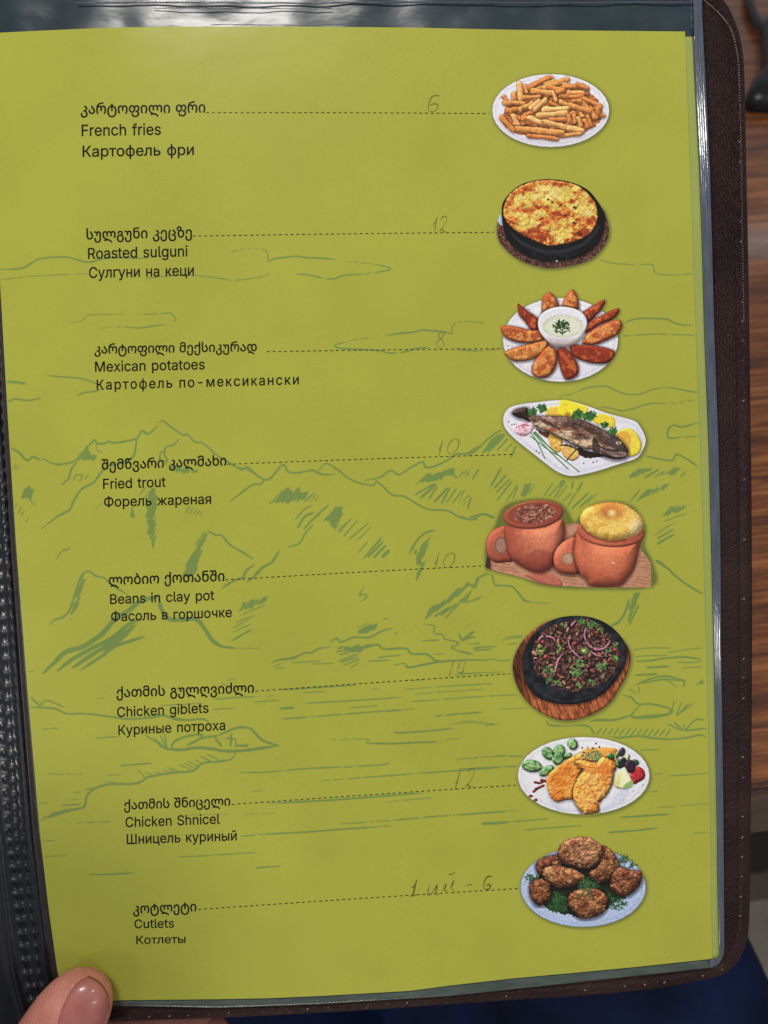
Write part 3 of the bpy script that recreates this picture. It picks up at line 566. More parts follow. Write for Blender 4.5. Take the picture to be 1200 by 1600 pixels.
# letter outlines (advance, contours) in thousandths of the letter height
GLYPHS = {
 'კ': (438, [[213,-193,180,-191,149,-184,120,-171,95,-155,74,-135,57,-111,45,-85,37,-56,35,-26,36,-4,39,17,44,35,49,49,114,49,110,35,106,17,104,-2,103,-19,106,-49,115,-76,130,-100,152,-120,179,-133,213,-137,249,-133,278,-119,301,-99,316,-73,326,-42,329,-8,325,29,315,61,298,89,274,110,244,124,207,128,177,128,177,185,213,185,246,188,272,198,292,214,305,233,313,254,316,275,313,299,305,321,292,339,274,353,252,363,226,366,226,422,255,420,282,414,306,403,338,381,363,353,378,320,384,285,380,254,370,227,354,203,332,183,306,168,275,159,275,155,307,147,336,131,362,108,382,76,391,51,397,22,399,-11,396,-46,389,-78,376,-107,358,-133,337,-154,311,-171,282,-183,249,-191]]),
 'ა': (425, [[210,-8,179,-6,150,0,123,10,99,24,78,41,61,63,49,88,41,117,39,149,40,166,42,182,46,196,49,207,114,207,111,196,109,182,107,166,107,149,110,119,119,94,135,75,156,60,181,52,210,49,240,52,265,60,284,75,299,95,309,121,312,153,307,190,295,218,276,243,255,265,237,284,218,304,202,326,188,352,179,381,176,415,244,415,248,383,262,356,281,331,304,307,323,288,341,267,357,244,370,218,379,188,382,153,380,122,372,94,360,69,343,46,323,28,299,12,272,1,242,-5]]),
 'რ': (620, [[88,0,74,36,62,70,53,103,47,138,44,174,43,213,43,243,45,303,53,357,65,405,82,446,105,481,133,510,166,533,204,551,247,564,276,570,305,575,334,581,363,586,391,591,419,596,431,536,410,533,387,529,364,526,340,522,297,515,277,511,261,507,229,499,199,486,170,469,145,445,130,424,118,400,107,370,109,370,124,390,140,403,155,413,171,418,186,421,203,422,239,417,268,403,291,379,307,349,311,349,328,379,352,403,383,417,421,422,453,419,482,411,507,396,529,376,546,352,560,323,570,290,576,253,578,213,576,174,573,138,566,103,557,70,545,36,531,0,461,0,476,36,488,71,497,104,503,138,507,175,508,214,507,246,503,274,497,298,484,328,466,349,443,362,415,366,384,359,361,340,347,308,342,265,342,141,277,141,277,265,272,305,259,337,236,359,203,366,164,356,135,328,121,298,113,260,111,214,112,175,116,138,122,104,131,70,143,36,158,0]]),
 'ტ': (594, [[297,-193,258,-191,222,-184,188,-173,158,-157,132,-137,108,-113,88,-84,72,-51,59,-14,50,27,44,71,43,120,46,176,54,227,69,273,90,313,115,347,146,375,182,397,222,412,267,420,265,435,264,450,263,463,263,474,263,510,331,510,331,476,331,464,330,451,329,436,327,421,372,413,413,398,448,376,479,348,504,313,525,273,540,227,548,176,551,119,550,74,544,31,535,-9,522,-46,506,-78,486,-108,463,-133,436,-154,406,-171,373,-184,337,-191],[297,-137,335,-134,368,-124,398,-108,423,-85,443,-57,460,-22,472,19,479,66,481,119,479,167,473,209,464,246,451,279,434,306,413,329,388,346,359,359,327,367,329,350,330,334,331,317,331,301,331,141,263,141,263,302,263,318,264,334,265,350,267,366,235,358,206,346,181,328,160,305,143,278,130,246,120,208,115,166,113,119,115,66,122,20,134,-21,151,-56,171,-85,197,-108,226,-124,260,-134]]),
 'ო': (622, [[90,0,75,36,63,70,54,103,48,138,44,174,43,213,45,253,50,290,60,323,74,352,92,376,113,396,138,411,167,419,200,422,239,417,270,403,293,379,309,349,312,349,329,379,353,403,385,417,422,422,455,419,484,411,509,396,530,376,548,352,561,323,571,290,577,253,579,213,578,174,574,138,568,103,559,70,547,36,532,0,462,0,477,36,489,71,498,104,505,138,508,175,510,214,508,246,505,274,499,298,486,328,468,349,445,362,417,366,386,359,363,340,348,308,343,265,343,141,278,141,278,265,274,305,261,337,238,359,204,366,165,356,136,328,123,298,115,260,112,214,113,175,117,138,124,104,133,70,145,36,159,0]]),
 'ფ': (665, [[402,-193,362,-191,325,-186,292,-176,263,-163,238,-147,218,-128,203,-105,194,-79,191,-51,191,-43,192,-36,193,-28,194,-20,258,-20,258,-26,257,-31,257,-37,257,-43,261,-72,275,-96,296,-114,325,-127,361,-134,402,-137,443,-133,476,-122,502,-104,521,-81,532,-53,536,-23,534,1,527,24,515,44,497,60,473,71,442,74,423,74,423,131,459,131,483,134,506,146,525,164,541,188,550,218,554,253,551,285,544,313,532,335,517,352,497,362,473,366,438,359,409,338,395,315,387,286,384,250,384,231,381,190,372,153,357,120,337,92,312,69,283,53,250,42,213,39,176,42,143,53,114,69,89,92,69,120,55,153,46,190,43,231,45,268,52,301,64,331,80,358,100,380,124,398,151,412,181,420,213,422,240,420,267,413,292,401,315,384,333,362,346,335,350,335,368,371,395,399,418,412,445,420,476,422,505,420,531,412,555,399,584,373,605,340,614,315,620,289,622,261,620,232,616,205,608,182,592,153,570,130,544,114,514,104,514,101,541,91,565,77,583,57,596,34,604,6,606,-26,604,-57,595,-85,581,-111,562,-135,538,-155,510,-171,477,-184,442,-191],[214,95,245,100,271,114,290,135,304,163,313,196,316,231,313,267,304,299,290,326,271,347,245,361,213,365,182,361,156,347,137,326,123,299,114,267,111,231,114,196,123,163,137,135,157,114,182,100]]),
 'ი': (444, [[90,0,75,36,63,70,54,103,48,138,44,174,43,213,45,254,52,291,63,324,79,353,99,377,124,396,153,411,185,419,222,422,259,419,293,411,321,396,346,377,366,353,381,324,392,291,399,254,401,213,400,174,396,138,390,103,381,70,369,36,354,0,285,0,300,36,312,71,321,104,327,138,331,175,332,214,330,246,326,274,319,298,303,328,281,349,254,362,222,366,190,362,163,349,141,328,125,298,118,274,114,246,112,214,113,175,117,138,124,104,133,70,145,36,159,0]]),
 'ლ': (842, [[540,-193,520,-166,497,-142,471,-122,442,-105,411,-92,379,-83,345,-77,311,-75,273,-78,237,-85,201,-98,166,-115,139,-66,156,-58,173,-51,191,-45,209,-41,227,-37,245,-36,245,-33,218,-24,192,-12,167,2,143,17,122,35,102,55,85,77,70,102,58,129,50,159,44,192,43,227,44,265,50,299,60,330,73,357,91,380,112,398,136,411,164,420,196,422,235,417,266,403,289,379,305,349,309,349,326,379,350,403,382,417,421,422,462,417,493,403,517,379,533,349,537,349,554,379,578,403,609,417,647,422,678,419,706,411,731,396,752,376,769,352,782,323,792,290,798,253,800,213,799,181,795,151,789,121,781,93,770,65,757,38,698,60,713,97,723,133,727,158,729,185,730,214,727,260,720,298,706,328,678,356,641,366,610,359,587,340,573,308,568,265,568,141,503,141,503,265,498,305,484,337,459,359,421,366,385,359,360,340,345,308,340,265,340,141,275,141,275,265,270,305,257,337,234,359,200,366,164,357,136,332,123,305,115,270,112,227,114,193,120,162,130,133,143,108,158,86,177,66,198,48,221,33,246,20,271,10,298,1,326,-6,361,-14,396,-24,430,-36,464,-50,496,-67,526,-86,552,-109,574,-135,592,-166]]),
 'F': (410, [[60,0,60,509,369,509,369,452,125,452,125,278,346,278,346,221,125,221,125,0]]),
 'r': (259, [[53,0,53,379,112,379,112,321,115,321,130,347,152,367,181,380,213,385,221,385,229,384,243,384,243,322,239,323,230,324,219,325,207,326,182,323,159,315,140,301,126,284,117,262,114,237,114,0]]),
 'e': (404, [[212,-8,177,-5,145,3,117,16,92,35,72,58,56,85,44,116,37,150,34,187,36,224,44,258,55,290,71,317,91,340,115,359,142,373,172,382,205,384,236,382,266,374,294,361,319,341,341,315,357,282,365,256,370,227,371,194,371,169,75,169,75,221,338,221,310,202,307,237,298,269,283,294,263,314,237,326,205,330,173,326,146,313,125,294,109,270,99,241,96,211,96,178,100,139,110,106,128,80,151,61,179,50,212,46,234,48,254,53,271,61,285,73,297,88,306,105,365,91,353,63,335,39,311,19,283,4,249,-5]]),
 'n': (409, [[114,227,114,0,53,0,53,379,112,379,112,287,102,287,116,319,132,344,152,362,187,379,227,384,264,380,295,369,321,349,341,321,350,298,355,271,357,240,357,0,296,0,296,235,290,275,273,304,246,323,210,329,184,326,161,317,141,303,126,283,117,257]]),
 'c': (396, [[207,-8,174,-5,144,3,117,16,93,35,72,58,56,85,44,116,37,150,34,187,37,225,44,260,56,291,72,318,93,341,117,360,144,374,174,382,207,384,234,383,260,377,284,368,305,356,324,341,340,322,353,301,362,277,303,262,298,276,290,289,281,301,270,311,257,319,242,325,226,329,207,330,173,325,145,310,124,287,108,258,99,224,96,187,99,151,108,117,124,89,145,66,173,51,207,46,226,48,243,52,258,58,271,66,282,76,292,89,299,102,304,117,363,102,354,78,341,56,325,37,306,21,285,9,261,-1,235,-6]]),
 'h': (410, [[114,227,114,0,53,0,53,509,114,509,114,287,102,287,116,319,132,344,152,362,187,379,227,384,264,380,295,369,321,349,341,321,350,298,355,271,357,240,357,0,296,0,296,235,290,275,273,304,246,323,210,329,184,326,161,317,141,303,126,283,117,257]]),
 'f': (254, [[228,379,228,327,6,327,6,379],[81,0,81,432,84,461,96,486,113,505,135,519,161,527,187,530,207,529,222,527,234,524,243,521,227,468,222,470,215,472,206,473,195,474,171,470,154,460,145,443,142,419,142,0]]),
 'i': (166, [[53,0,53,379,114,379,114,0],[84,443,67,446,54,455,44,468,41,483,44,499,54,512,67,521,84,524,100,521,114,512,123,499,126,483,123,468,114,455,100,446]]),
 's': (365, [[182,-8,145,-5,112,3,84,18,62,38,45,63,36,94,94,107,105,79,124,60,150,49,181,45,217,50,244,62,262,81,268,103,265,121,254,136,237,147,212,155,149,170,118,180,92,192,72,208,53,237,47,274,51,305,65,332,87,354,115,370,149,381,187,384,223,381,254,372,279,358,299,339,314,316,324,290,268,277,258,298,243,316,219,328,187,333,156,329,131,317,114,299,109,277,112,258,124,243,144,232,172,223,229,209,261,200,287,187,306,171,325,142,331,107,326,75,312,47,290,24,260,6,223,-5]]),
 'К': (467, [[60,0,60,509,125,509,125,287,196,287,362,509,440,509,251,262,449,0,371,0,199,231,125,231,125,0]]),
 'а': (389, [[160,-9,126,-5,94,5,68,22,48,45,35,73,30,108,34,138,43,161,58,179,78,193,100,203,125,211,152,216,178,220,209,224,234,227,252,230,265,235,273,243,276,255,276,257,273,279,267,297,256,311,240,322,220,329,196,331,171,329,149,322,132,313,118,301,107,288,100,274,41,291,57,322,79,346,104,364,133,375,163,382,194,384,215,383,239,379,263,372,286,360,306,343,322,320,333,290,337,251,337,0,277,0,277,52,272,52,264,38,252,25,236,12,215,1,190,-6],[170,45,202,49,228,59,248,74,263,93,272,115,276,138,276,190,270,186,259,182,246,179,231,176,216,173,200,171,186,169,175,168,154,164,134,159,117,150,103,139,95,124,92,105,94,87,102,72,114,61,130,52,149,47]]),
 'р': (424, [[53,-143,53,379,112,379,112,319,118,319,126,331,137,346,152,360,171,373,197,381,229,384,259,382,287,374,313,361,335,342,354,320,370,293,381,261,388,227,390,189,388,151,381,116,370,84,355,57,336,34,313,16,288,3,260,-6,229,-8,198,-5,173,4,153,17,138,31,127,46,118,59,114,59,114,-143],[220,47,253,51,279,66,301,88,316,117,325,151,328,189,325,227,316,261,301,290,280,311,253,325,220,330,188,325,161,312,140,291,125,263,116,229,113,189,116,150,125,115,140,86,162,65,188,51]]),
 'т': (325, [[132,0,132,325,6,325,6,379,319,379,319,325,193,325,193,0]]),
 'о': (415, [[207,-8,174,-5,144,3,117,16,93,35,72,58,56,85,44,116,37,150,34,187,37,225,44,260,56,291,72,318,93,341,117,360,144,374,174,382,207,384,241,382,271,374,299,360,323,341,343,318,359,291,371,260,379,225,381,187,379,150,371,116,359,85,343,58,323,35,299,16,271,3,241,-5],[207,46,242,51,270,66,292,89,307,117,316,151,319,187,316,224,307,258,292,287,270,310,242,325,207,330,173,325,145,310,124,287,108,258,99,224,96,187,99,151,108,117,124,89,145,66,173,51]]),
 'ф': (477, [[208,-8,175,-5,145,3,117,16,93,35,73,58,56,85,44,116,37,150,34,187,37,225,44,260,56,291,73,318,93,341,117,360,145,374,175,382,208,384,269,384,302,382,333,374,360,360,384,341,405,318,421,291,433,260,441,225,443,187,441,150,433,116,421,85,405,58,384,35,360,16,333,3,302,-5,269,-8],[208,43,269,43,304,48,332,64,354,87,370,117,379,151,382,187,379,225,370,260,354,290,332,314,304,330,269,335,208,335,173,330,145,314,123,290,108,260,98,225,95,187,98,151,108,117,123,87,145,64,173,48],[208,-143,208,509,269,509,269,-143]]),
 'е': (404, [[212,-8,177,-5,145,3,117,16,92,35,72,58,56,85,44,116,37,150,34,187,36,224,44,258,55,290,71,317,91,340,115,359,142,373,172,382,205,384,236,382,266,374,294,361,319,341,341,315,357,282,365,256,370,227,371,194,371,169,75,169,75,221,338,221,310,202,307,237,298,269,283,294,263,314,237,326,205,330,173,326,146,313,125,294,109,270,99,241,96,211,96,178,100,139,110,106,128,80,151,61,179,50,212,46,234,48,254,53,271,61,285,73,297,88,306,105,365,91,353,63,335,39,311,19,283,4,249,-5]]),
 'л': (401, [[6,0,6,56,20,56,36,58,48,63,59,72,67,86,73,106,78,133,81,167,84,211,91,379,348,379,348,0,286,0,286,323,149,323,143,189,140,150,135,115,129,84,115,47,94,21,65,5,27,0]]),
 'ь': (388, [[104,244,214,244,256,240,290,228,317,210,337,186,349,156,353,123,349,90,337,61,317,36,290,16,255,4,214,0,53,0,53,379,114,379,114,56,214,56,245,61,270,74,286,95,292,121,286,148,270,169,245,183,214,187,104,187]]),
 'и': (411, [[358,0,296,0,296,274,293,274,111,0,53,0,53,379,114,379,114,104,118,104,300,379,358,379]]),
 'ს': (468, [[241,-8,187,-2,141,16,105,45,79,86,63,138,58,200,58,588,126,588,126,193,129,152,138,117,153,88,175,66,204,53,241,49,277,53,305,66,327,87,343,113,352,144,355,179,352,208,345,234,333,256,319,278,301,306,284,336,272,371,268,415,336,415,340,382,350,354,365,328,383,302,399,276,413,247,422,215,425,176,423,141,415,108,402,79,385,54,363,32,338,15,308,2,276,-5]]),
 'უ': (467, [[230,-193,189,-190,153,-181,121,-165,94,-143,72,-117,56,-85,47,-50,43,-10,44,12,48,32,52,50,57,65,122,65,118,51,115,33,112,14,111,-4,114,-40,124,-72,140,-99,162,-119,192,-133,230,-137,266,-132,294,-119,315,-98,330,-69,338,-33,341,8,341,281,337,317,326,344,307,360,279,366,253,360,234,344,222,317,218,282,218,183,153,183,153,281,149,317,137,342,117,357,90,362,32,362,32,418,87,418,122,414,150,403,171,382,185,350,188,350,204,382,226,404,254,418,288,422,323,418,353,406,377,386,394,360,405,328,409,292,409,5,407,-35,400,-71,388,-102,372,-130,351,-152,327,-170,298,-183,266,-191]]),
 'გ': (461, [[229,-193,189,-190,153,-179,121,-162,93,-138,70,-108,53,-73,45,-46,40,-17,39,15,41,56,48,92,61,123,77,150,98,173,123,192,152,206,183,217,219,224,257,233,283,250,298,272,302,300,298,327,283,349,260,363,228,368,197,364,174,350,160,329,155,302,156,296,157,290,158,283,159,276,92,276,90,285,89,295,88,304,87,312,92,343,105,370,126,392,154,408,188,419,228,422,267,419,302,408,331,390,352,367,366,338,370,306,366,273,353,244,330,221,297,206,297,203,325,193,348,180,369,163,392,132,409,96,416,70,421,43,422,15,421,-17,416,-46,409,-73,392,-108,370,-138,342,-162,309,-179,285,-187,258,-192],[230,-137,269,-132,299,-118,323,-95,339,-65,346,-40,350,-14,352,15,349,57,339,94,322,123,299,145,268,159,230,164,191,159,161,146,138,123,122,93,112,57,109,15,110,-14,115,-40,122,-65,138,-95,162,-118,192,-132]]),
 'ნ': (468, [[241,-8,187,-2,141,16,105,46,79,88,63,141,58,206,58,447,60,478,66,505,77,528,98,555,126,573,160,584,197,588,380,588,380,531,206,531,173,526,148,512,131,488,126,449,126,422,126,409,125,391,123,374,121,361,126,361,140,377,157,392,176,405,198,414,225,420,254,422,303,416,344,398,379,368,405,326,420,272,425,206,423,162,415,122,402,88,385,59,363,35,338,16,308,3,276,-5],[241,49,277,53,305,67,327,90,343,121,352,159,355,205,352,251,343,290,328,322,306,346,279,361,245,366,204,361,173,348,151,326,136,296,130,272,126,245,125,215,125,193,128,152,137,117,152,88,173,66,203,53]]),
 'ე': (455, [[217,-193,180,-190,145,-181,114,-165,88,-143,67,-117,51,-85,42,-50,39,-10,40,12,43,32,47,50,53,65,118,65,114,51,110,33,108,14,107,-4,110,-40,119,-72,134,-99,155,-119,183,-133,217,-137,254,-132,282,-119,303,-98,317,-69,326,-33,329,8,329,243,326,279,318,309,305,334,286,352,261,362,230,366,202,363,177,354,157,340,142,321,132,296,129,265,130,249,131,233,133,219,136,207,71,207,68,218,65,232,62,249,61,265,64,298,71,327,84,352,101,373,121,391,145,404,172,414,200,420,230,422,263,420,292,413,318,401,341,385,361,365,376,341,388,313,394,282,397,246,397,5,394,-35,387,-71,375,-102,359,-130,339,-152,314,-170,286,-183,254,-191]]),
 'ც': (512, [[269,-193,231,-191,196,-184,166,-172,139,-156,116,-135,96,-110,79,-81,66,-48,56,-11,48,30,44,74,43,122,44,159,46,195,51,231,58,266,66,299,76,331,87,361,99,389,112,415,180,415,167,389,155,361,144,331,134,299,126,266,119,231,115,195,112,160,111,124,112,73,117,26,126,-15,138,-51,155,-81,176,-105,202,-122,233,-133,270,-136,309,-133,342,-122,369,-104,388,-78,399,-46,403,-5,400,26,390,55,374,80,350,100,318,113,278,118,244,118,244,174,295,174,325,176,348,183,366,193,378,206,385,223,387,242,385,267,377,286,365,302,351,314,328,333,309,353,295,379,290,415,358,415,363,396,374,380,389,365,406,350,426,332,443,311,454,284,458,250,451,209,429,180,396,161,357,147,357,144,385,135,413,120,437,98,456,69,466,45,471,18,473,-14,471,-47,463,-78,449,-106,431,-131,408,-153,380,-170,347,-183,310,-191]]),
 'ზ': (478, [[251,-8,213,-4,178,7,147,24,120,48,98,77,82,112,74,139,70,167,68,198,69,227,73,255,80,280,96,314,118,342,118,344,92,354,68,369,49,387,35,410,26,437,23,467,27,499,38,529,57,556,82,577,115,591,153,596,191,591,223,579,249,560,268,535,279,506,283,475,282,455,278,438,273,424,265,411,265,409,269,409,273,408,308,402,339,389,367,372,391,348,410,320,424,286,431,261,435,233,436,203,435,172,430,142,423,114,406,78,385,48,358,24,326,7,290,-4],[252,49,288,54,317,68,339,91,354,122,360,147,364,174,366,203,364,232,360,259,354,283,339,313,317,335,288,349,251,353,215,349,187,335,165,313,150,283,141,246,138,203,140,174,144,147,150,122,166,91,188,68,216,54],[153,387,181,392,201,408,214,433,218,466,214,497,202,522,182,540,153,545,124,540,104,522,92,497,88,466,92,436,104,411,124,393]]),
 'R': (449, [[60,0,60,509,236,509,273,506,305,500,333,489,367,465,390,433,401,408,407,381,409,352,407,323,401,296,390,271,367,240,333,217,305,206,273,200,236,198,96,198,96,255,234,255,269,258,298,267,319,281,334,300,342,324,345,352,342,380,334,405,319,425,298,440,269,449,233,452,125,452,125,0],[353,0,230,229,303,229,428,0]]),
 'o': (415, [[207,-8,174,-5,144,3,117,16,93,35,72,58,56,85,44,116,37,150,34,187,37,225,44,260,56,291,72,318,93,341,117,360,144,374,174,382,207,384,241,382,271,374,299,360,323,341,343,318,359,291,371,260,379,225,381,187,379,150,371,116,359,85,343,58,323,35,299,16,271,3,241,-5],[207,46,242,51,270,66,292,89,307,117,316,151,319,187,316,224,307,258,292,287,270,310,242,325,207,330,173,325,145,310,124,287,108,258,99,224,96,187,99,151,108,117,124,89,145,66,173,51]]),
 'a': (389, [[160,-9,126,-5,94,5,68,22,48,45,35,73,30,108,34,138,43,161,58,179,78,193,100,203,125,211,152,216,178,220,209,224,234,227,252,230,265,235,273,243,276,255,276,257,273,279,267,297,256,311,240,322,220,329,196,331,171,329,149,322,132,313,118,301,107,288,100,274,41,291,57,322,79,346,104,364,133,375,163,382,194,384,215,383,239,379,263,372,286,360,306,343,322,320,333,290,337,251,337,0,277,0,277,52,272,52,264,38,252,25,236,12,215,1,190,-6],[170,45,202,49,228,59,248,74,263,93,272,115,276,138,276,190,270,186,259,182,246,179,231,176,216,173,200,171,186,169,175,168,154,164,134,159,117,150,103,139,95,124,92,105,94,87,102,72,114,61,130,52,149,47]]),
 't': (227, [[204,379,204,327,6,327,6,379],[65,471,126,471,126,98,128,76,136,61,150,53,170,50,177,50,185,51,194,52,202,54,213,2,203,-1,192,-3,180,-4,168,-4,138,-1,113,7,92,21,72,52,65,93]]),
 'd': (425, [[195,-8,165,-6,137,3,111,16,89,34,70,57,55,84,43,116,36,151,34,189,36,227,43,261,55,293,70,320,89,342,112,361,137,374,165,382,196,384,228,381,253,373,272,360,287,346,298,331,306,319,311,319,311,509,372,509,372,0,313,0,313,59,307,59,298,46,287,31,272,17,252,4,227,-5],[205,47,236,51,263,65,284,86,299,115,309,150,312,189,309,229,300,263,284,291,263,312,237,325,205,330,172,325,145,311,124,290,108,261,99,227,96,189,99,151,109,117,124,88,145,66,172,51]]),
 'u': (410, [[182,-5,146,-1,115,11,89,31,69,59,60,82,54,109,53,139,53,379,114,379,114,144,119,105,137,75,164,56,200,50,226,53,249,62,268,77,283,97,293,122,296,153,296,379,357,379,357,0,298,0,298,92,307,92,294,60,277,35,257,17,222,0]]),
 'l': (189, [[139,-2,101,3,74,20,58,47,53,84,53,509,114,509,114,99,115,77,120,62,130,54,146,52,154,52,160,53,165,53,170,54,181,3,172,1,162,-1,151,-2]]),
 'g': (425, [[207,-151,168,-148,134,-140,105,-127,82,-110,64,-91,51,-69,101,-41,110,-53,122,-66,136,-78,154,-88,178,-95,207,-97,249,-92,282,-75,304,-47,311,-6,311,68,306,68,298,56,287,41,272,28,252,16,227,8,195,5,165,7,138,14,113,27,90,43,71,65,55,90,43,120,36,154,34,191,36,229,43,263,55,293,71,320,90,342,112,361,138,374,166,382,196,384,228,382,253,373,273,360,288,346,299,331,308,319,313,319,313,379,372,379,372,-9,370,-40,363,-67,350,-90,324,-117,291,-136,265,-144,237,-149],[205,59,237,63,264,75,285,95,300,121,309,154,312,193,309,231,300,264,285,291,264,312,237,325,205,330,172,325,145,312,124,290,109,262,99,229,96,193,99,155,109,123,124,96,145,76,172,63]]),
 'С': (510, [[267,-7,225,-3,186,7,150,25,119,49,92,79,70,115,53,157,44,203,40,254,44,305,53,352,70,393,92,429,119,459,150,484,186,501,225,512,267,516,305,513,340,504,373,490,402,471,427,447,448,418,463,385,473,348,408,348,401,373,389,395,375,413,357,428,337,440,315,449,292,454,267,456,237,453,209,445,184,432,161,414,141,391,125,364,113,332,106,295,103,254,106,213,113,177,125,145,141,117,161,94,184,76,210,63,237,56,267,53,292,55,315,60,337,69,357,81,375,96,389,114,401,136,408,160,473,160,463,124,448,91,428,62,402,38,373,19,341,5,305,-4]]),
 'у': (390, [[47,-139,61,-86,71,-87,88,-90,104,-89,118,-84,130,-74,141,-58,151,-36,163,-1,17,379,84,379,165,155,177,121,187,87,196,53,206,21,184,21,193,53,202,87,212,121,224,155,305,379,371,379,204,-58,191,-85,177,-107,159,-124,139,-136,117,-143,91,-145,77,-145,65,-143,54,-141]]),
 'г': (303, [[290,379,290,323,114,323,114,0,53,0,53,379]]),
 'н': (408, [[309,223,309,167,99,167,99,223],[114,379,114,0,53,0,53,379],[356,379,356,0,295,0,295,379]]),
 'к': (376, [[53,0,53,379,114,379,114,215,152,215,288,379,366,379,213,196,368,0,290,0,167,159,114,159,114,0]]),
 'ц': (415, [[53,0,53,379,114,379,114,56,294,56,294,379,355,379,355,0],[344,-109,344,0,318,0,318,56,405,56,405,-109]]),
 'მ': (468, [[227,-8,192,-5,160,3,131,16,105,35,83,59,66,88,53,122,45,162,43,206,48,269,63,320,89,361,124,391,165,409,213,415,244,413,270,406,292,397,312,384,328,370,342,353,346,353,345,364,344,378,342,393,342,406,342,442,339,469,331,493,317,513,297,528,269,538,235,541,207,539,183,532,163,522,148,508,139,491,135,471,135,466,136,462,136,457,137,452,71,452,69,460,68,467,67,474,67,480,73,512,90,540,116,563,150,581,177,589,205,594,235,596,270,593,301,587,329,575,353,560,373,542,389,519,401,494,408,466,410,435,410,206,405,141,389,88,363,46,327,16,281,-2],[227,49,265,53,295,66,316,88,331,117,340,152,343,193,343,206,340,250,331,287,317,317,295,340,264,354,223,358,189,353,162,339,140,316,125,284,116,247,113,205,116,159,125,121,141,90,163,67,191,53]]),
 'ქ': (455, [[217,-193,180,-190,145,-181,114,-165,88,-143,67,-117,51,-85,42,-50,39,-10,40,12,43,32,47,50,53,65,118,65,114,51,110,33,108,14,107,-4,110,-40,119,-72,134,-99,155,-119,183,-133,217,-137,254,-132,282,-119,303,-98,317,-69,326,-33,329,8,329,206,326,253,318,293,305,324,285,347,258,361,222,366,198,363,175,354,156,340,142,321,132,296,129,265,130,249,131,233,133,219,136,207,71,207,68,218,65,232,62,249,61,265,64,298,71,327,83,352,108,382,139,404,175,418,213,422,238,420,260,414,281,405,299,392,315,377,329,361,333,361,332,374,331,391,329,409,329,422,329,588,397,588,397,5,394,-35,387,-71,375,-102,359,-130,339,-152,314,-170,286,-183,254,-191]]),
 'დ': (681, [[424,-193,404,-163,377,-137,346,-116,314,-100,281,-91,250,-87,219,-89,191,-94,163,-103,133,-116,110,-68,129,-60,151,-53,177,-47,210,-44,210,-42,176,-24,146,-3,119,20,96,46,77,75,62,106,51,141,45,179,43,220,44,257,50,292,60,324,73,352,91,376,112,396,136,411,165,419,196,422,228,420,255,413,278,401,298,384,313,362,324,335,328,335,341,362,359,384,382,401,407,413,434,420,462,422,497,420,528,411,556,398,580,379,601,355,617,326,629,292,636,254,639,212,637,180,633,150,625,122,609,86,588,56,562,32,532,14,499,4,463,0,425,4,391,14,360,32,335,56,314,86,299,122,292,150,288,180,286,212,286,250,283,286,276,315,262,338,234,359,199,366,174,362,153,349,135,328,123,300,115,264,112,221,114,186,118,155,126,126,142,90,163,58,188,32,217,11,248,-7,281,-23,310,-36,337,-48,363,-61,398,-80,428,-103,454,-131,476,-166],[462,56,495,61,522,76,543,99,557,130,563,155,567,182,568,212,566,256,557,293,543,324,523,347,496,360,462,365,430,360,403,347,382,324,368,293,359,256,357,212,358,182,362,155,368,130,382,99,403,76,429,61]]),
 'M': (628, [[60,0,60,509,152,509,277,187,282,174,287,159,293,141,299,123,305,103,311,84,317,65,322,49,307,49,312,65,318,83,324,102,330,121,336,140,342,158,348,174,352,187,476,509,568,509,568,0,504,0,504,291,504,308,504,327,505,347,505,369,506,413,507,435,507,457,513,457,505,433,498,409,490,386,482,363,474,341,467,322,461,305,456,291,342,0,286,0,170,291,165,304,159,321,152,340,145,361,137,384,129,408,121,432,112,457,119,457,119,437,120,416,120,394,121,372,122,328,122,309,122,291,122,0]]),
 'x': (378, [[21,0,171,218,171,171,29,379,100,379,147,306,164,279,179,253,193,229,207,206,175,206,190,229,202,253,216,279,233,306,282,379,352,379,209,169,209,214,358,0,287,0,231,85,214,112,200,136,187,159,173,182,205,182,191,159,178,136,165,112,148,85,91,0]]),
 'p': (424, [[53,-143,53,379,112,379,112,319,118,319,126,331,137,346,152,360,171,373,197,381,229,384,259,382,287,374,313,361,335,342,354,320,370,293,381,261,388,227,390,189,388,151,381,116,370,84,355,57,336,34,313,16,288,3,260,-6,229,-8,198,-5,173,4,153,17,138,31,127,46,118,59,114,59,114,-143],[220,47,253,51,279,66,301,88,316,117,325,151,328,189,325,227,316,261,301,290,280,311,253,325,220,330,188,325,161,312,140,291,125,263,116,229,113,189,116,150,125,115,140,86,162,65,188,51]]),
 'п': (409, [[355,379,355,0,294,0,294,323,114,323,114,0,53,0,53,379]]),
 '-': (453, [[337,244,337,188,114,188,114,244]]),
 'м': (535, [[53,0,53,379,144,379,232,168,240,150,246,132,252,116,257,100,261,85,265,70,269,56,273,41,263,41,266,55,270,69,274,84,278,100,283,115,289,132,295,149,303,168,390,379,482,379,482,0,421,0,421,197,421,217,421,237,421,256,422,276,422,315,423,354,430,354,422,326,415,300,407,276,399,252,389,226,377,198,294,0,240,0,156,198,145,226,135,252,126,276,118,300,110,326,102,354,111,354,112,337,112,318,113,299,113,279,113,238,113,218,113,197,113,0]]),
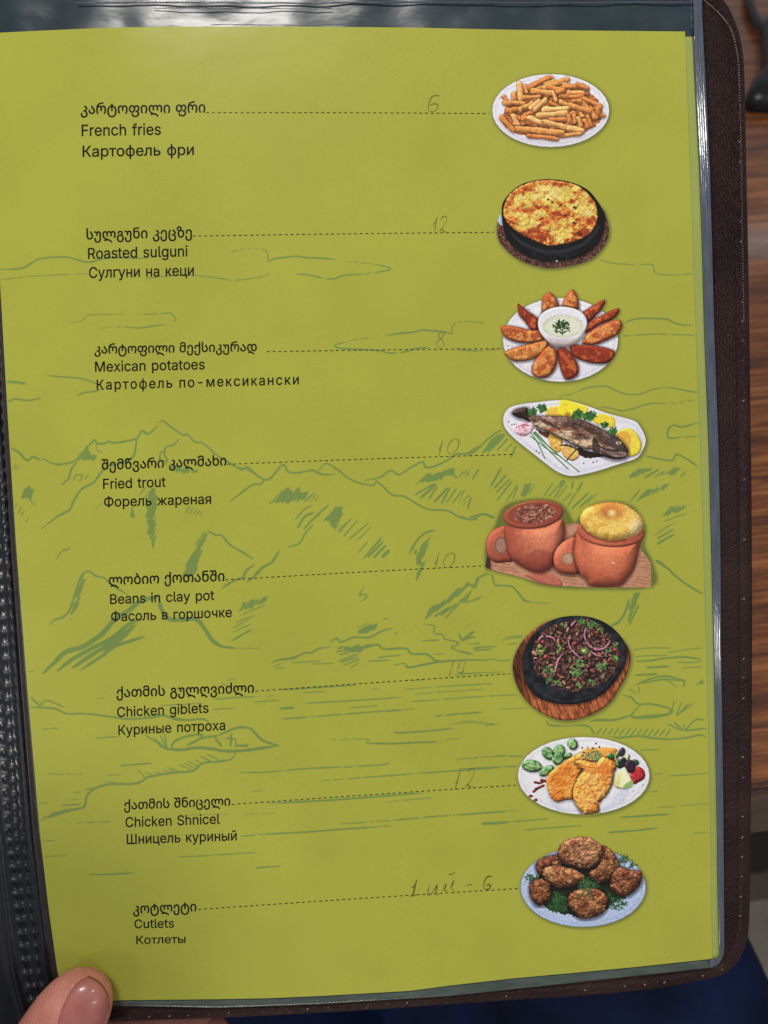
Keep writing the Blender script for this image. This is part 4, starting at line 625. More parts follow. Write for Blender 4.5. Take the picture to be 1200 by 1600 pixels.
 'с': (396, [[207,-8,174,-5,144,3,117,16,93,35,72,58,56,85,44,116,37,150,34,187,37,225,44,260,56,291,72,318,93,341,117,360,144,374,174,382,207,384,234,383,260,377,284,368,305,356,324,341,340,322,353,301,362,277,303,262,298,276,290,289,281,301,270,311,257,319,242,325,226,329,207,330,173,325,145,310,124,287,108,258,99,224,96,187,99,151,108,117,124,89,145,66,173,51,207,46,226,48,243,52,258,58,271,66,282,76,292,89,299,102,304,117,363,102,354,78,341,56,325,37,306,21,285,9,261,-1,235,-6]]),
 'შ': (468, [[227,-8,192,-5,160,3,131,16,105,34,83,57,66,85,53,119,45,156,43,199,45,239,52,275,64,307,80,335,100,357,124,375,151,389,181,396,213,399,244,397,270,391,292,381,312,369,328,354,342,338,346,338,345,348,344,362,342,377,342,391,342,465,340,488,334,507,326,522,314,532,299,539,281,541,257,538,238,526,226,507,222,482,222,449,156,449,156,482,152,507,140,526,122,536,102,540,88,539,74,536,47,528,30,580,46,586,63,591,82,594,103,596,127,593,150,585,171,568,188,539,190,539,209,568,233,585,260,593,286,596,318,592,348,582,373,564,393,539,406,507,410,466,410,199,408,156,400,119,389,85,372,57,352,34,327,16,298,3,264,-5],[227,49,265,53,295,66,316,87,331,115,340,148,343,186,343,198,340,239,332,275,317,303,295,325,264,338,223,343,189,338,161,324,140,301,125,272,116,237,113,197,116,155,125,118,141,89,163,67,191,53]]),
 'წ': (468, [[241,-8,204,-5,171,3,142,16,116,34,96,57,79,85,67,119,60,156,58,199,58,466,62,507,75,539,95,564,120,582,150,592,182,596,209,593,236,585,260,568,278,539,280,539,297,568,318,585,341,593,365,596,386,594,405,591,422,586,438,580,421,528,408,532,394,536,380,539,366,540,346,536,328,526,316,510,312,486,312,449,246,449,246,486,242,509,230,526,211,538,187,541,170,539,155,532,142,522,133,507,128,488,126,465,126,391,126,377,125,362,123,348,121,338,126,338,140,354,157,369,176,381,198,391,225,397,254,399,287,396,318,389,345,375,368,357,388,335,404,307,416,275,423,239,425,199,423,156,415,119,402,85,385,57,363,34,338,16,308,3,276,-5],[241,49,277,53,305,67,327,89,343,118,352,155,355,197,352,237,343,272,328,301,307,324,279,338,245,343,204,338,173,325,151,303,136,275,128,239,125,198,125,186,128,148,137,115,152,87,173,66,203,53]]),
 'ვ': (449, [[225,-193,185,-190,148,-181,116,-165,89,-145,68,-121,52,-92,42,-60,39,-26,40,-4,43,17,47,35,53,49,118,49,114,35,110,17,108,-2,107,-19,110,-49,119,-76,135,-100,158,-120,188,-133,225,-137,261,-133,290,-119,312,-99,328,-73,337,-42,340,-8,337,25,328,55,311,79,288,97,257,109,219,113,189,113,189,169,224,169,257,173,284,183,303,200,321,233,327,272,324,297,316,319,302,338,283,353,259,363,230,366,200,363,176,355,157,341,143,323,134,301,131,275,132,264,133,254,135,242,138,230,71,230,68,243,65,256,64,268,63,280,69,319,85,353,110,382,143,404,170,414,198,420,230,422,261,420,290,414,316,403,349,380,374,351,390,316,395,277,392,243,382,213,365,188,343,168,317,153,287,143,287,140,318,132,348,117,373,95,393,67,406,31,411,-11,408,-46,400,-78,387,-107,370,-133,348,-154,323,-171,294,-183,261,-191]]),
 'ხ': (468, [[241,-8,187,-2,141,16,105,46,79,88,63,141,58,206,58,588,126,588,126,422,126,409,125,391,123,374,121,361,126,361,140,377,157,392,176,405,198,414,225,420,254,422,303,416,344,398,379,368,405,326,420,272,425,206,423,162,415,122,402,88,385,59,363,35,338,16,308,3,276,-5],[241,49,277,53,305,67,327,90,343,121,352,159,355,205,352,251,343,290,328,322,306,346,279,361,245,366,204,361,173,347,151,324,137,293,128,253,125,206,125,193,128,152,137,117,152,88,173,66,203,53]]),
 'Ф': (577, [[267,37,222,39,182,48,146,63,115,83,89,109,68,139,53,173,43,212,40,254,43,297,53,336,68,370,89,400,115,425,146,446,182,460,222,469,267,472,311,472,355,469,395,460,431,446,463,425,489,400,510,370,525,336,534,297,537,254,534,212,525,173,510,139,489,109,463,83,431,63,395,48,355,39,311,37],[269,96,308,96,342,98,373,104,399,114,432,137,456,168,466,193,473,222,475,254,473,287,466,315,456,341,432,372,399,395,373,405,342,411,308,413,269,413,235,411,205,405,179,395,146,372,122,341,111,315,105,287,103,254,105,222,111,193,122,168,146,137,179,114,205,104,235,98],[257,-29,257,538,321,538,321,-29]]),
 'ж': (563, [[21,0,174,193,23,379,95,379,221,218,252,218,252,379,313,379,313,218,342,218,468,379,541,379,390,193,543,0,469,0,342,162,313,162,313,0,252,0,252,162,223,162,95,0]]),
 'я': (385, [[332,0,271,0,271,326,184,326,142,322,114,309,98,288,93,259,98,231,114,211,143,198,184,194,298,194,298,142,180,142,134,146,97,157,68,174,48,198,36,226,32,259,36,293,48,322,68,346,97,365,134,376,180,379,332,379],[85,0,15,0,122,172,190,172]]),
 'ბ': (469, [[278,418,307,411,332,399,356,382,376,362,394,339,408,311,418,280,424,246,426,208,425,175,420,144,413,116,396,80,374,49,346,24,313,7,288,-1,261,-6,233,-8,193,-4,157,7,125,24,97,49,74,80,57,116,49,144,44,175,43,208,45,249,52,286,63,318,79,347,98,371,122,391,150,406,180,416,213,422,217,429,220,438,222,448,223,460,221,474,215,485,207,494,197,503,181,517,166,534,154,557,150,588,218,588,220,571,227,558,236,546,247,534,262,521,276,505,286,487,289,465,289,452,287,440,283,429],[234,49,272,54,303,68,327,92,343,123,350,149,354,177,356,208,354,239,350,268,343,292,326,323,303,346,272,360,234,365,195,360,164,346,142,323,126,292,116,254,113,208,114,177,119,149,126,123,142,92,166,68,196,54]]),
 'თ': (681, [[218,-8,182,-4,149,7,119,24,93,49,72,80,56,116,49,144,44,175,43,208,45,252,52,290,65,324,81,354,102,378,126,397,154,411,185,419,219,422,247,420,274,413,300,401,324,384,342,362,355,335,360,335,371,362,386,384,405,401,428,413,456,420,489,422,520,419,547,411,571,396,591,377,608,353,621,325,631,294,637,259,639,221,638,193,637,166,634,140,627,104,618,70,606,36,592,0,522,0,537,36,549,71,558,104,564,138,568,175,569,214,568,246,565,274,559,298,546,328,529,349,508,362,483,366,447,359,419,338,406,315,398,286,395,250,395,208,394,175,390,144,382,116,367,80,346,49,321,24,291,7,256,-4],[220,49,253,54,279,68,299,92,314,123,320,149,324,177,325,208,322,254,313,292,299,323,279,346,252,360,219,365,186,360,159,346,138,323,124,292,116,254,113,208,114,177,118,149,124,123,139,92,159,68,186,54]]),
 'B': (456, [[60,0,60,509,241,509,274,507,304,501,329,491,359,469,381,442,394,410,398,374,395,344,387,320,373,301,356,286,336,275,315,267,315,262,339,257,363,245,385,227,402,203,414,173,418,136,413,100,400,67,377,39,344,18,317,8,284,2,247,0],[125,57,245,57,281,60,309,67,330,80,349,105,355,137,352,161,342,184,327,203,306,218,279,228,248,231,125,231],[125,285,238,285,265,288,288,296,308,309,323,326,333,348,336,372,330,403,313,429,283,446,240,452,125,452]]),
 'y': (390, [[47,-139,61,-86,71,-87,88,-90,104,-89,118,-84,130,-74,141,-58,151,-36,163,-1,17,379,84,379,165,155,177,121,187,87,196,53,206,21,184,21,193,53,202,87,212,121,224,155,305,379,371,379,204,-58,191,-85,177,-107,159,-124,139,-136,117,-143,91,-145,77,-145,65,-143,54,-141]]),
 'в': (392, [[53,0,53,379,208,379,247,376,280,367,307,352,327,331,339,307,343,278,339,248,324,226,300,209,270,199,291,194,312,185,330,171,345,152,355,130,358,102,354,75,343,50,325,29,300,13,269,3,232,0],[111,56,232,56,259,59,279,70,291,86,295,108,291,133,279,153,259,165,232,169,111,169],[111,220,209,220,239,224,263,234,277,251,282,273,277,294,262,310,239,320,208,324,111,324]]),
 'ш': (572, [[53,379,114,379,114,56,255,56,255,379,316,379,316,56,458,56,458,379,519,379,519,0,53,0]]),
 'ч': (401, [[198,118,157,122,121,134,92,153,70,181,57,216,53,258,53,379,114,379,114,258,120,221,138,195,165,180,198,175,233,177,264,182,294,189,324,199,324,143,305,136,285,130,265,125,244,122,222,119],[287,0,287,379,348,379,348,0]]),
 'ღ': (621, [[401,-193,381,-163,358,-137,331,-116,302,-100,272,-91,242,-87,211,-89,183,-94,156,-103,125,-116,102,-68,121,-60,143,-53,170,-47,203,-44,203,-42,154,-14,114,20,83,59,60,104,47,155,43,212,45,252,50,289,60,323,74,352,92,376,113,396,138,411,167,419,200,422,239,417,270,403,293,379,309,349,312,349,329,379,353,403,385,417,422,422,455,419,484,411,509,396,530,376,548,352,561,323,571,290,577,253,579,213,578,181,575,151,569,121,561,93,550,65,537,38,478,60,493,97,503,133,507,158,509,185,510,214,508,246,505,274,499,298,486,328,468,349,445,362,417,366,386,359,363,340,348,308,343,265,343,141,278,141,278,265,274,305,261,337,238,359,204,366,165,356,136,328,123,298,115,260,112,213,114,180,118,150,125,123,139,88,159,58,183,32,210,11,241,-7,273,-23,302,-36,328,-48,351,-61,382,-80,409,-103,432,-131,452,-166]]),
 'ძ': (468, [[227,-8,192,-5,160,3,131,16,105,35,83,59,66,88,53,122,45,162,43,206,48,272,63,326,89,368,124,398,165,416,213,422,244,420,270,414,292,405,312,392,328,377,342,361,346,361,345,374,344,391,342,409,342,422,342,588,410,588,410,206,405,141,389,88,363,46,327,16,281,-2],[227,49,265,53,295,66,316,88,331,117,340,152,343,193,343,206,340,253,331,293,317,324,295,347,264,361,223,366,189,361,162,346,140,322,125,290,116,251,113,205,116,159,125,121,141,90,163,67,191,53]]),
 'C': (510, [[267,-7,225,-3,186,7,150,25,119,49,92,79,70,115,53,157,44,203,40,254,44,305,53,352,70,393,92,429,119,459,150,484,186,501,225,512,267,516,305,513,340,504,373,490,402,471,427,447,448,418,463,385,473,348,408,348,401,373,389,395,375,413,357,428,337,440,315,449,292,454,267,456,237,453,209,445,184,432,161,414,141,391,125,364,113,332,106,295,103,254,106,213,113,177,125,145,141,117,161,94,184,76,210,63,237,56,267,53,292,55,315,60,337,69,357,81,375,96,389,114,401,136,408,160,473,160,463,124,448,91,428,62,402,38,373,19,341,5,305,-4]]),
 'k': (381, [[110,137,110,212,121,212,284,379,360,379,184,199,177,199],[53,0,53,509,114,509,114,0],[294,0,148,186,191,229,372,0]]),
 'b': (425, [[229,-8,198,-5,172,4,153,17,138,31,127,46,118,59,112,59,112,0,53,0,53,509,114,509,114,319,118,319,127,331,137,346,152,360,171,373,197,381,229,384,259,382,287,374,313,361,335,342,354,320,370,293,381,261,388,227,390,189,388,151,381,116,370,84,355,57,336,34,313,16,288,3,260,-6],[220,47,253,51,279,66,301,88,316,117,325,151,328,189,325,227,316,261,301,290,280,311,253,325,220,330,188,325,161,312,140,291,125,263,116,229,113,189,116,150,125,115,140,86,162,65,188,51]]),
 'ы': (511, [[104,244,214,244,256,240,290,228,317,210,337,186,349,156,353,123,349,90,337,61,317,36,290,16,255,4,214,0,53,0,53,379,114,379,114,56,214,56,245,61,270,74,286,95,292,121,286,148,270,169,245,183,214,187,104,187],[397,0,397,379,458,379,458,0]]),
 'х': (378, [[21,0,171,218,171,171,29,379,100,379,147,306,164,279,179,253,193,229,207,206,175,206,190,229,202,253,216,279,233,306,282,379,352,379,209,169,209,214,358,0,287,0,231,85,214,112,200,136,187,159,173,182,205,182,191,159,178,136,165,112,148,85,91,0]]),
 'S': (446, [[224,-9,188,-7,156,-1,128,9,102,23,81,40,64,60,51,83,42,109,38,137,104,137,110,110,123,88,142,71,166,59,194,52,224,49,257,52,286,60,311,74,329,92,341,114,346,139,342,161,332,179,316,193,296,205,272,214,245,222,184,239,145,253,112,269,86,289,67,313,56,341,52,372,58,413,75,448,92,468,113,484,138,498,165,508,195,514,227,516,259,514,289,508,316,498,351,476,377,449,394,415,401,378,337,378,326,412,302,437,280,449,254,456,225,459,194,456,167,448,145,435,129,418,118,398,115,376,119,352,131,334,148,319,169,308,191,300,212,293,264,279,287,272,312,264,336,252,359,238,379,220,395,198,405,171,408,139,403,99,386,64,370,43,349,25,323,11,294,0,261,-7]]),
 'Ш': (667, [[60,509,125,509,125,57,301,57,301,509,365,509,365,57,542,57,542,509,606,509,606,0,60,0]]),
 'й': (411, [[358,0,296,0,296,274,293,274,111,0,53,0,53,379,114,379,114,104,118,104,300,379,358,379],[205,433,179,436,155,446,135,461,120,481,110,504,107,529,151,529,155,508,166,491,184,480,205,476,227,480,244,491,255,508,259,529,304,529,301,504,291,481,276,461,256,446,232,436]]),
}

# ---------------------------------------------------------------- dish names in three languages
NAMES = [
 ('კარტოფილი ფრი', 126, 178.0, 321, 175.5, 0), ('French fries', 127.5, 212.5, 251.5, 210.5, 1), ('Картофель фри', 129, 245, 303, 242, 1),
 ('სულგუნი კეცზე', 135, 374, 300, 370.5, 0), ('Roasted sulguni', 137.5, 404.5, 293, 400.5, 1), ('Сулгуни на кеци', 139, 434.5, 303, 430.5, 1),
 ('კარტოფილი მექსიკურად', 147.5, 552.5, 401.5, 548.5, 0), ('Mexican potatoes', 148.5, 581, 320, 577, 1), ('Картофель по-мексикански', 151, 609, 467, 600.5, 2),
 ('შემწვარი კალმახი', 158.5, 734, 354, 727, 0), ('Fried trout', 161, 764, 259, 760.5, 1), ('Форель жареная', 162.5, 792, 330, 787, 1),
 ('ლობიო ქოთანში', 170, 914, 351, 907.5, 0), ('Beans in clay pot', 172, 944, 335, 937.5, 1), ('Фасоль в горшочке', 173.5, 971, 362.5, 964, 1),
 ('ქათმის გულღვიძლი', 182, 1089.5, 397, 1082, 0), ('Chicken giblets', 183, 1120.5, 326, 1113.5, 1), ('Куриные потроха', 185, 1148.5, 352, 1140.5, 1),
 ('ქათმის შნიცელი', 194, 1265, 360, 1258.5, 0), ('Chicken Shnicel', 196, 1292.5, 343.5, 1287, 1), ('Шницель куриный', 198, 1319, 370, 1313, 1),
 ('კოტლეტი', 208, 1427, 307, 1423.5, 0), ('Cutlets', 210, 1450.5, 272, 1449.2, 1), ('Котлеты', 213, 1475, 290, 1473.3, 1),
]
CAPS = [0, 17.5, 17, 0, 16.7, 16.7, 0, 15.8, 15.6, 0, 15.6, 15.4, 0, 15.2, 15, 0, 15.4, 15.3, 0, 15.3, 15.2, 0, 13.5, 12.5]
TEXTINK = np.array((0.002, 0.002, 0.0012))


def glyph_faces(contours, fat):
    """One letter as triangles: its outlines are fattened by the spread of the ink, then filled by winding number."""
    from mathutils.geometry import delaunay_2d_cdt
    vs, es, loops = [], [], []
    cs = [np.array(c, float).reshape(-1, 2) for c in contours]
    big = max(cs, key=lambda c: np.ptp(c, 0).prod())
    sg = np.sign(np.sum(big[:, 0] * np.roll(big[:, 1], -1) - np.roll(big[:, 0], -1) * big[:, 1]))
    for c in cs:
        a, b = c - np.roll(c, 1, 0), np.roll(c, -1, 0) - c
        a /= np.linalg.norm(a, axis=1)[:, None] + 1e-9
        b /= np.linalg.norm(b, axis=1)[:, None] + 1e-9
        na, nb = np.stack([a[:, 1], -a[:, 0]], 1) * sg, np.stack([b[:, 1], -b[:, 0]], 1) * sg
        m = na + nb
        m /= np.maximum((m * m).sum(1, keepdims=True) / 2, 0.5)
        c = c + m * fat
        k0 = len(vs)
        vs += [Vector(v) for v in c]
        es += [(k0 + k, k0 + (k + 1) % len(c)) for k in range(len(c))]
        loops.append(c)
    r = delaunay_2d_cdt(vs, es, [], 1, 1e-3)
    pv = np.array([v[:] for v in r[0]])
    tri = np.array([list(f) for f in r[2]])
    q = pv[tri].mean(1)
    w = np.zeros(len(q))
    for c in loops:
        for (x0, y0), (x1, y1) in zip(c, np.roll(c, -1, 0)):
            side = (x1 - x0) * (q[:, 1] - y0) - (q[:, 0] - x0) * (y1 - y0)
            w += ((y0 <= q[:, 1]) & (y1 > q[:, 1]) & (side > 0)).astype(int) - ((y0 > q[:, 1]) & (y1 <= q[:, 1]) & (side < 0)).astype(int)
    return pv, tri[w != 0]


CAPH = float(max(GLYPHS['F'][1][0][1::2]))
for (body, x0, y0, x1, y1, kind), cap in zip(NAMES, CAPS):
    V, Fc, pen = [], [], 0.0
    for ch in body:
        if ch == ' ':
            pen += 250
            continue
        adv, cs = GLYPHS[ch]
        pts, tri = glyph_faces(cs, 10.5 if kind else 16.0)
        b0 = len(V)
        V += [(x + pen, y) for x, y in pts]
        Fc += [[b0 + a for a in t] for t in tri]
        pen += adv + (70 if kind == 2 else 0)
    V = np.array(V)
    a, b = V[:, 0].min(), V[:, 0].max()
    Ln = math.hypot(x1 - x0, y1 - y0)
    sx = Ln / (b - a)
    sy = cap / CAPH if kind else sx * 1.06
    e = np.array([x1 - x0, y1 - y0]) / Ln
    n = np.array([e[1] * 0.4, -1.0])
    P = np.array([x0, y0]) + np.outer((V[:, 0] - a) * sx, e) + np.outer(V[:, 1] * sy, n)
    o = build('dish_name', unproj(P[:, 0], P[:, 1], 0.000018), Fc, M_PRINT, page, cols=np.tile(TEXTINK, (len(V), 1)))
    o['label'] = ('Georgian dish name in black letters', 'black printed dish name in Latin or Cyrillic letters', 'black printed dish name in wide Cyrillic letters')[kind] + ': ' + body

# ---------------------------------------------------------------- dotted leader lines
for x0, y0, x1, y1 in [(322, 176, 768, 177.5), (301, 369, 776, 363), (417, 549.5, 786, 545), (355, 725.5, 802, 710), (352, 906, 757, 884), (399, 1080, 800, 1052.5), (362, 1257, 812, 1226.5), (310, 1421, 815, 1388)]:
    L = math.hypot(x1 - x0, y1 - y0)
    e = np.array([x1 - x0, y1 - y0]) / L
    n = np.array([-e[1], e[0]])
    V, Q = [], []
    s = 0.0
    while s < L - 2:
        ln = 4.7 + random.uniform(-0.4, 0.4)
        sag = -2.2 * math.sin(math.pi * s / L) * 0.25
        for u, v in ((0, -0.75), (ln, -0.75), (ln, 0.75), (0, 0.75)):
            V.append(np.array([x0, y0]) + e * (s + u) + n * (v + sag))
        Q.append([len(V) - 4, len(V) - 3, len(V) - 2, len(V) - 1])
        s += 9.0
    V = np.array(V)
    build('leader_line', unproj(V[:, 0], V[:, 1], 0.000016), Q, M_PRINT, page, cols=np.tile(ink((34, 34, 18)), (len(V), 1)))

# ---------------------------------------------------------------- prices written in pencil
PRICES = [
 ('6', (112, 112, 44), [(2, 687.5, 148.3, 685, 150, 680, 149, 675, 151.5, 672, 157, 670, 163, 669, 168, 671, 173, 675, 174.5, 680, 173, 684, 168, 684, 164, 681, 162.5, 676, 162.5, 671, 166)]),
 ('12', (112, 112, 48), [(1.6, 676, 353, 680, 347, 684, 338, 681, 350, 679, 363), (1.8, 689, 344, 692, 339, 697, 338, 698, 343, 694, 352, 687, 361, 690, 358, 694, 362, 699, 362)]),
 ('8', (112, 118, 56), [(1.5, 696, 519.5, 691, 519, 686, 522, 686, 527, 690, 531, 693, 537, 691, 543, 685, 543, 682, 538, 685, 532, 690, 528, 693, 523, 696, 519.5)]),
 ('10', (116, 118, 56), [(1.5, 684, 703, 687, 701, 692, 687, 689, 700, 685.5, 713), (1.6, 711, 686, 705, 689, 700, 698, 700, 706, 705, 709, 711, 706, 716, 698, 717, 690, 714, 686, 709, 687)]),
 ('10', (116, 118, 56), [(1.5, 678, 881, 682, 877, 686, 863, 683, 876, 680, 890), (1.6, 704, 864, 699, 867, 694, 875, 693, 883, 697, 887, 703, 885, 709, 877, 710.5, 869, 708, 864, 702, 865)]),
 ('14', (112, 116, 56), [(1.6, 709, 1032, 706, 1043, 702, 1057), (1.6, 719, 1034, 716, 1044, 714, 1050, 720, 1051, 726, 1049), (1.6, 727, 1033, 724, 1045, 721, 1057)]),
 ('12', (104, 102, 40), [(1.7, 711, 1224, 715, 1220, 720, 1200, 716, 1216, 711, 1234), (1.8, 731, 1207, 734, 1202, 739, 1201, 741, 1206, 737, 1217, 728, 1229, 731, 1226, 735, 1230, 741, 1228)]),
 ('1 шт - 6', (98, 92, 30), [(2.6, 643, 1387, 648, 1384, 651.5, 1374, 648, 1388, 645, 1399), (1.8, 640, 1401, 652, 1398), (2, 671, 1384, 668, 1398, 674, 1397, 683, 1383, 681, 1397, 689, 1396), (1.8, 690, 1394, 697, 1381, 695, 1392, 700, 1391), (1.8, 702, 1390, 709, 1376, 706, 1387, 710, 1392), (1.6, 701, 1366, 706, 1366, 711, 1363), (1.8, 729, 1384, 733, 1382.5, 738, 1382.5), (2.3, 769, 1370, 764, 1369.5, 759, 1373, 756, 1381, 756, 1387, 760, 1389.5, 765, 1388, 766, 1384, 763, 1382, 759, 1384)]),
]
for txt, colr, strokes in PRICES:
    V, Q = [], []
    for si, s in enumerate(strokes):
        C = curve_pts(np.array(s[1:], float).reshape(-1, 2), 5)
        tan = np.gradient(C, axis=0)
        tan /= np.linalg.norm(tan, axis=1)[:, None] + 1e-9
        nn = np.stack([-tan[:, 1], tan[:, 0]], 1)
        tt = np.linspace(0, 1, len(C))
        hw = s[0] / 2 * (0.75 + 0.35 * np.sin(tt * 9 + si)) * np.clip(0.4 + 6 * np.minimum(tt, 1 - tt), 0, 1)
        b0 = len(V)
        for k in range(len(C)):
            lift = 0.00003 + 1.5e-7 * (k + 40 * si)
            for sg in (-1, 1):
                p = C[k] + nn[k] * hw[k] * sg
                V.append(unproj(p[0], p[1], lift))
        for k in range(len(C) - 1):
            Q.append([b0 + 2 * k, b0 + 2 * k + 1, b0 + 2 * k + 3, b0 + 2 * k + 2])
    o = build('pencil_price', np.array(V), Q, M_PRINT, page, cols=np.tile(ink(np.array(colr) * 0.95), (len(V), 1)))
    o['label'] = 'price pencilled by hand above the dotted line: ' + txt

# ---------------------------------------------------------------- printed dish pictures
class Picture:
    """One printed picture: painted on a fine grid lying on the page, then split into one mesh per printed item."""

    def __init__(s, label, off, k, size, gain=1.0, seed=1):
        s.label, s.k, s.gain, s.seed = label, k, gain, seed
        c = 0.7
        s.x, s.y = np.meshgrid(np.arange(off[0] - 6, off[0] + size[0] + 6, c), np.arange(off[1] - 6, off[1] + size[1] + 6, c))
        s.X, s.Y = (s.x - off[0]) * k, (s.y - off[1]) * k
        s.cell = c * k
        s.col = np.ones(s.X.shape + (3,)) * np.array(PAGE, float)
        s.keep = np.zeros(s.X.shape, bool)
        s.lab = np.zeros(s.X.shape, np.int32)
        s.names = ['']
        s.page = np.ones(s.X.shape, bool)

    def win(s, P, mg):
        lo, hi = P.min(0) - mg, P.max(0) + mg
        j0, j1 = np.searchsorted(s.X[0], (lo[0], hi[0]))
        i0, i1 = np.searchsorted(s.Y[:, 0], (lo[1], hi[1]))
        return slice(i0, i1), slice(j0, j1)

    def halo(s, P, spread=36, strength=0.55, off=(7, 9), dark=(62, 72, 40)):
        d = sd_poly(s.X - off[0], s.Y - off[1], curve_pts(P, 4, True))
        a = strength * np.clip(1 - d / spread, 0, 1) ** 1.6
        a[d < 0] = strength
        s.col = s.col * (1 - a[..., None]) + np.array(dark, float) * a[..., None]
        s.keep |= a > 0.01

    def paint(s, name, d, W, colr, rnd=0, bump=0, bscale=12, amb=0.45, light=(-0.45, -0.6, 0.66), tex=0.0, tscale=8, edge=None, edge_w=6, shadow=0.0, sh_w=10, sh_off=(3, 4), op=1.0, hl=0.0, d_sh=None, stretch=1.0, ang=0.0):
        s.seed += 3
        x, y = s.X[W], s.Y[W]
        col = s.col[W]
        if shadow and d_sh is not None:
            a = 0.8 * shadow * np.clip(1 - d_sh / sh_w, 0, 1)
            col = col * (1 - a[..., None] * ~(s.lab[W] == 0)[..., None])
        c = np.array(colr, float)
        c = np.ones(x.shape + (3,)) * c if c.ndim == 1 else c
        nz = fbm(x, y, bscale, s.seed, 3, ang, stretch)
        sh = 1.0
        if rnd or bump:
            t = np.clip(-d / max(rnd, 1e-6), 0, 1) if rnd else 0 * d
            h = np.sqrt(np.maximum(0, 1 - (1 - t) ** 2)) * rnd * 0.8 + bump * nz
            gy, gx = np.gradient(h, s.cell)
            L = np.array(light) / np.linalg.norm(light)
            lam = (-gx * L[0] - gy * L[1] + L[2]) / np.sqrt(1 + gx * gx + gy * gy)
            lam = np.clip(lam, 0, 1) / L[2]
            sh = amb + (1 - amb) * lam
            if hl:
                c = c + hl * np.clip(lam - 1.12, 0, 1)[..., None] * 255
        if tex:
            sh = sh * (1 + tex * (fbm(x, y, tscale, s.seed + 50, 2) - 0.5) * 2)
        c = c * (sh[..., None] if not np.isscalar(sh) else sh)
        if edge is not None:
            e = (0.6 if name != 'plate' else 1.0) * np.clip(1 + d / edge_w, 0, 1)[..., None]
            c = c * (1 - e) + np.array(edge, float) * e
        mk = np.clip(0.5 - d / s.cell, 0, 1) * op
        s.col[W] = np.clip(col * (1 - mk[..., None]) + c * mk[..., None], 3, 250)
        inside = mk > 0.5
        if name:
            s.names.append(name)
            L_ = s.lab[W]
            L_[inside] = len(s.names) - 1
            s.lab[W] = L_
        s.keep[W] |= mk > 0

    def poly(s, name, pts, colr, smooth=True, wob=0.0, wscale=10, **kw):
        P = np.array(pts, float).reshape(-1, 2)
        if smooth:
            P = curve_pts(P, 4, True)
        W = s.win(P, 24)
        x, y = s.X[W], s.Y[W]
        d = sd_poly(x, y, P)
        if wob:
            d = d + (fbm(x, y, wscale, s.seed + 9, 2) - 0.5) * 2 * wob
        so = kw.get('sh_off', (4, 5))
        dsh = sd_poly(x - so[0], y - so[1], P) if kw.get('shadow') else None
        colr = colr(x, y, d) if callable(colr) else colr
        s.paint(name, d, W, colr, d_sh=dsh, **kw)

    def oval(s, name, cx, cy, rx, ry, colr, rot=0, **kw):
        a = np.linspace(0, 2 * np.pi, 36, endpoint=False)
        c, sn = math.cos(math.radians(rot)), math.sin(math.radians(rot))
        px, py = rx * np.cos(a), ry * np.sin(a)
        s.poly(name, np.stack([cx + px * c - py * sn, cy + px * sn + py * c], 1), colr, smooth=False, **kw)

    def stick(s, name, pts, w, colr, taper=0.0, **kw):
        P = np.array(pts, float).reshape(-1, 2)
        if len(P) > 2:
            P = curve_pts(P, 6)
        W = s.win(P, w + 14)
        x, y = s.X[W], s.Y[W]
        d, t = sd_line(x, y, P)
        hw = w / 2 * (1 - taper * np.abs(2 * t - 1) ** 2)
        so = kw.get('sh_off', (4, 5))
        dsh = sd_line(x - so[0], y - so[1], P)[0] - hw if kw.get('shadow') else None
        s.paint(name, d - hw, W, colr, d_sh=dsh, **kw)

    def sprig(s, name, cx, cy, r, n, c1, c2, length=14, w=4, seed=0):
        """A tuft of herb: many little leaf strokes."""
        rng = random.Random(seed + int(cx * 7 + cy))
        s.names.append(name)
        idx = len(s.names) - 1
        for i in range(n):
            a, q = rng.uniform(0, 6.283), r * math.sqrt(rng.random())
            x0, y0 = cx + q * math.cos(a), cy + q * math.sin(a) * 0.75
            b = rng.uniform(0, 6.283)
            l = length * rng.uniform(0.6, 1.3)
            t = rng.random()
            c = np.array(c1) * (1 - t) + np.array(c2) * t
            P = np.array([[x0, y0], [x0 + l * math.cos(b), y0 + l * math.sin(b)]])
            W = s.win(P, w + 8)
            d = sd_line(s.X[W], s.Y[W], P)[0] - w / 2
            s.paint('', d, W, c)
            L_ = s.lab[W]
            L_[d < 0] = idx
            s.lab[W] = L_

    def specks(s, name, cx, cy, rx, ry, n, c1, c2, r0=2, r1=5, seed=0):
        rng = random.Random(seed + 11)
        for i in range(n):
            a, q = rng.uniform(0, 6.283), math.sqrt(rng.random())
            x0, y0 = cx + rx * q * math.cos(a), cy + ry * q * math.sin(a)
            r = rng.uniform(r0, r1)
            P = np.array([[x0, y0]])
            W = s.win(P, r + 8)
            d = np.hypot((s.X[W] - x0) / rng.uniform(0.7, 1.5), s.Y[W] - y0) - r
            t = rng.random()
            s.paint(name, d, W, np.array(c1) * (1 - t) + np.array(c2) * t)

    def finish(s):
        # the thin blur and grain of an offset print
        c = s.col
        m = (s.lab > 0).astype(float)[..., None]
        for _ in range(1):
            for ax in (0, 1):
                num = np.roll(c * m, 1, ax) + 2 * c * m + np.roll(c * m, -1, ax)
                den = np.roll(m, 1, ax) + 2 * m + np.roll(m, -1, ax)
                c = np.where((den > 0) & (m > 0), num / np.maximum(den, 1e-6), c)
        b = c.copy()
        for _ in range(3):
            for ax in (0, 1):
                b = (np.roll(b, 1, ax) + 2 * b + np.roll(b, -1, ax)) / 4
        c = np.where(m > 0, np.clip(c + 0.9 * (c - b), 2, 250), c)          # the sharpening of the printed photographs
        fine = fbm(s.x, s.y, 2.4, s.seed + 8, 2)[..., None] - 0.5
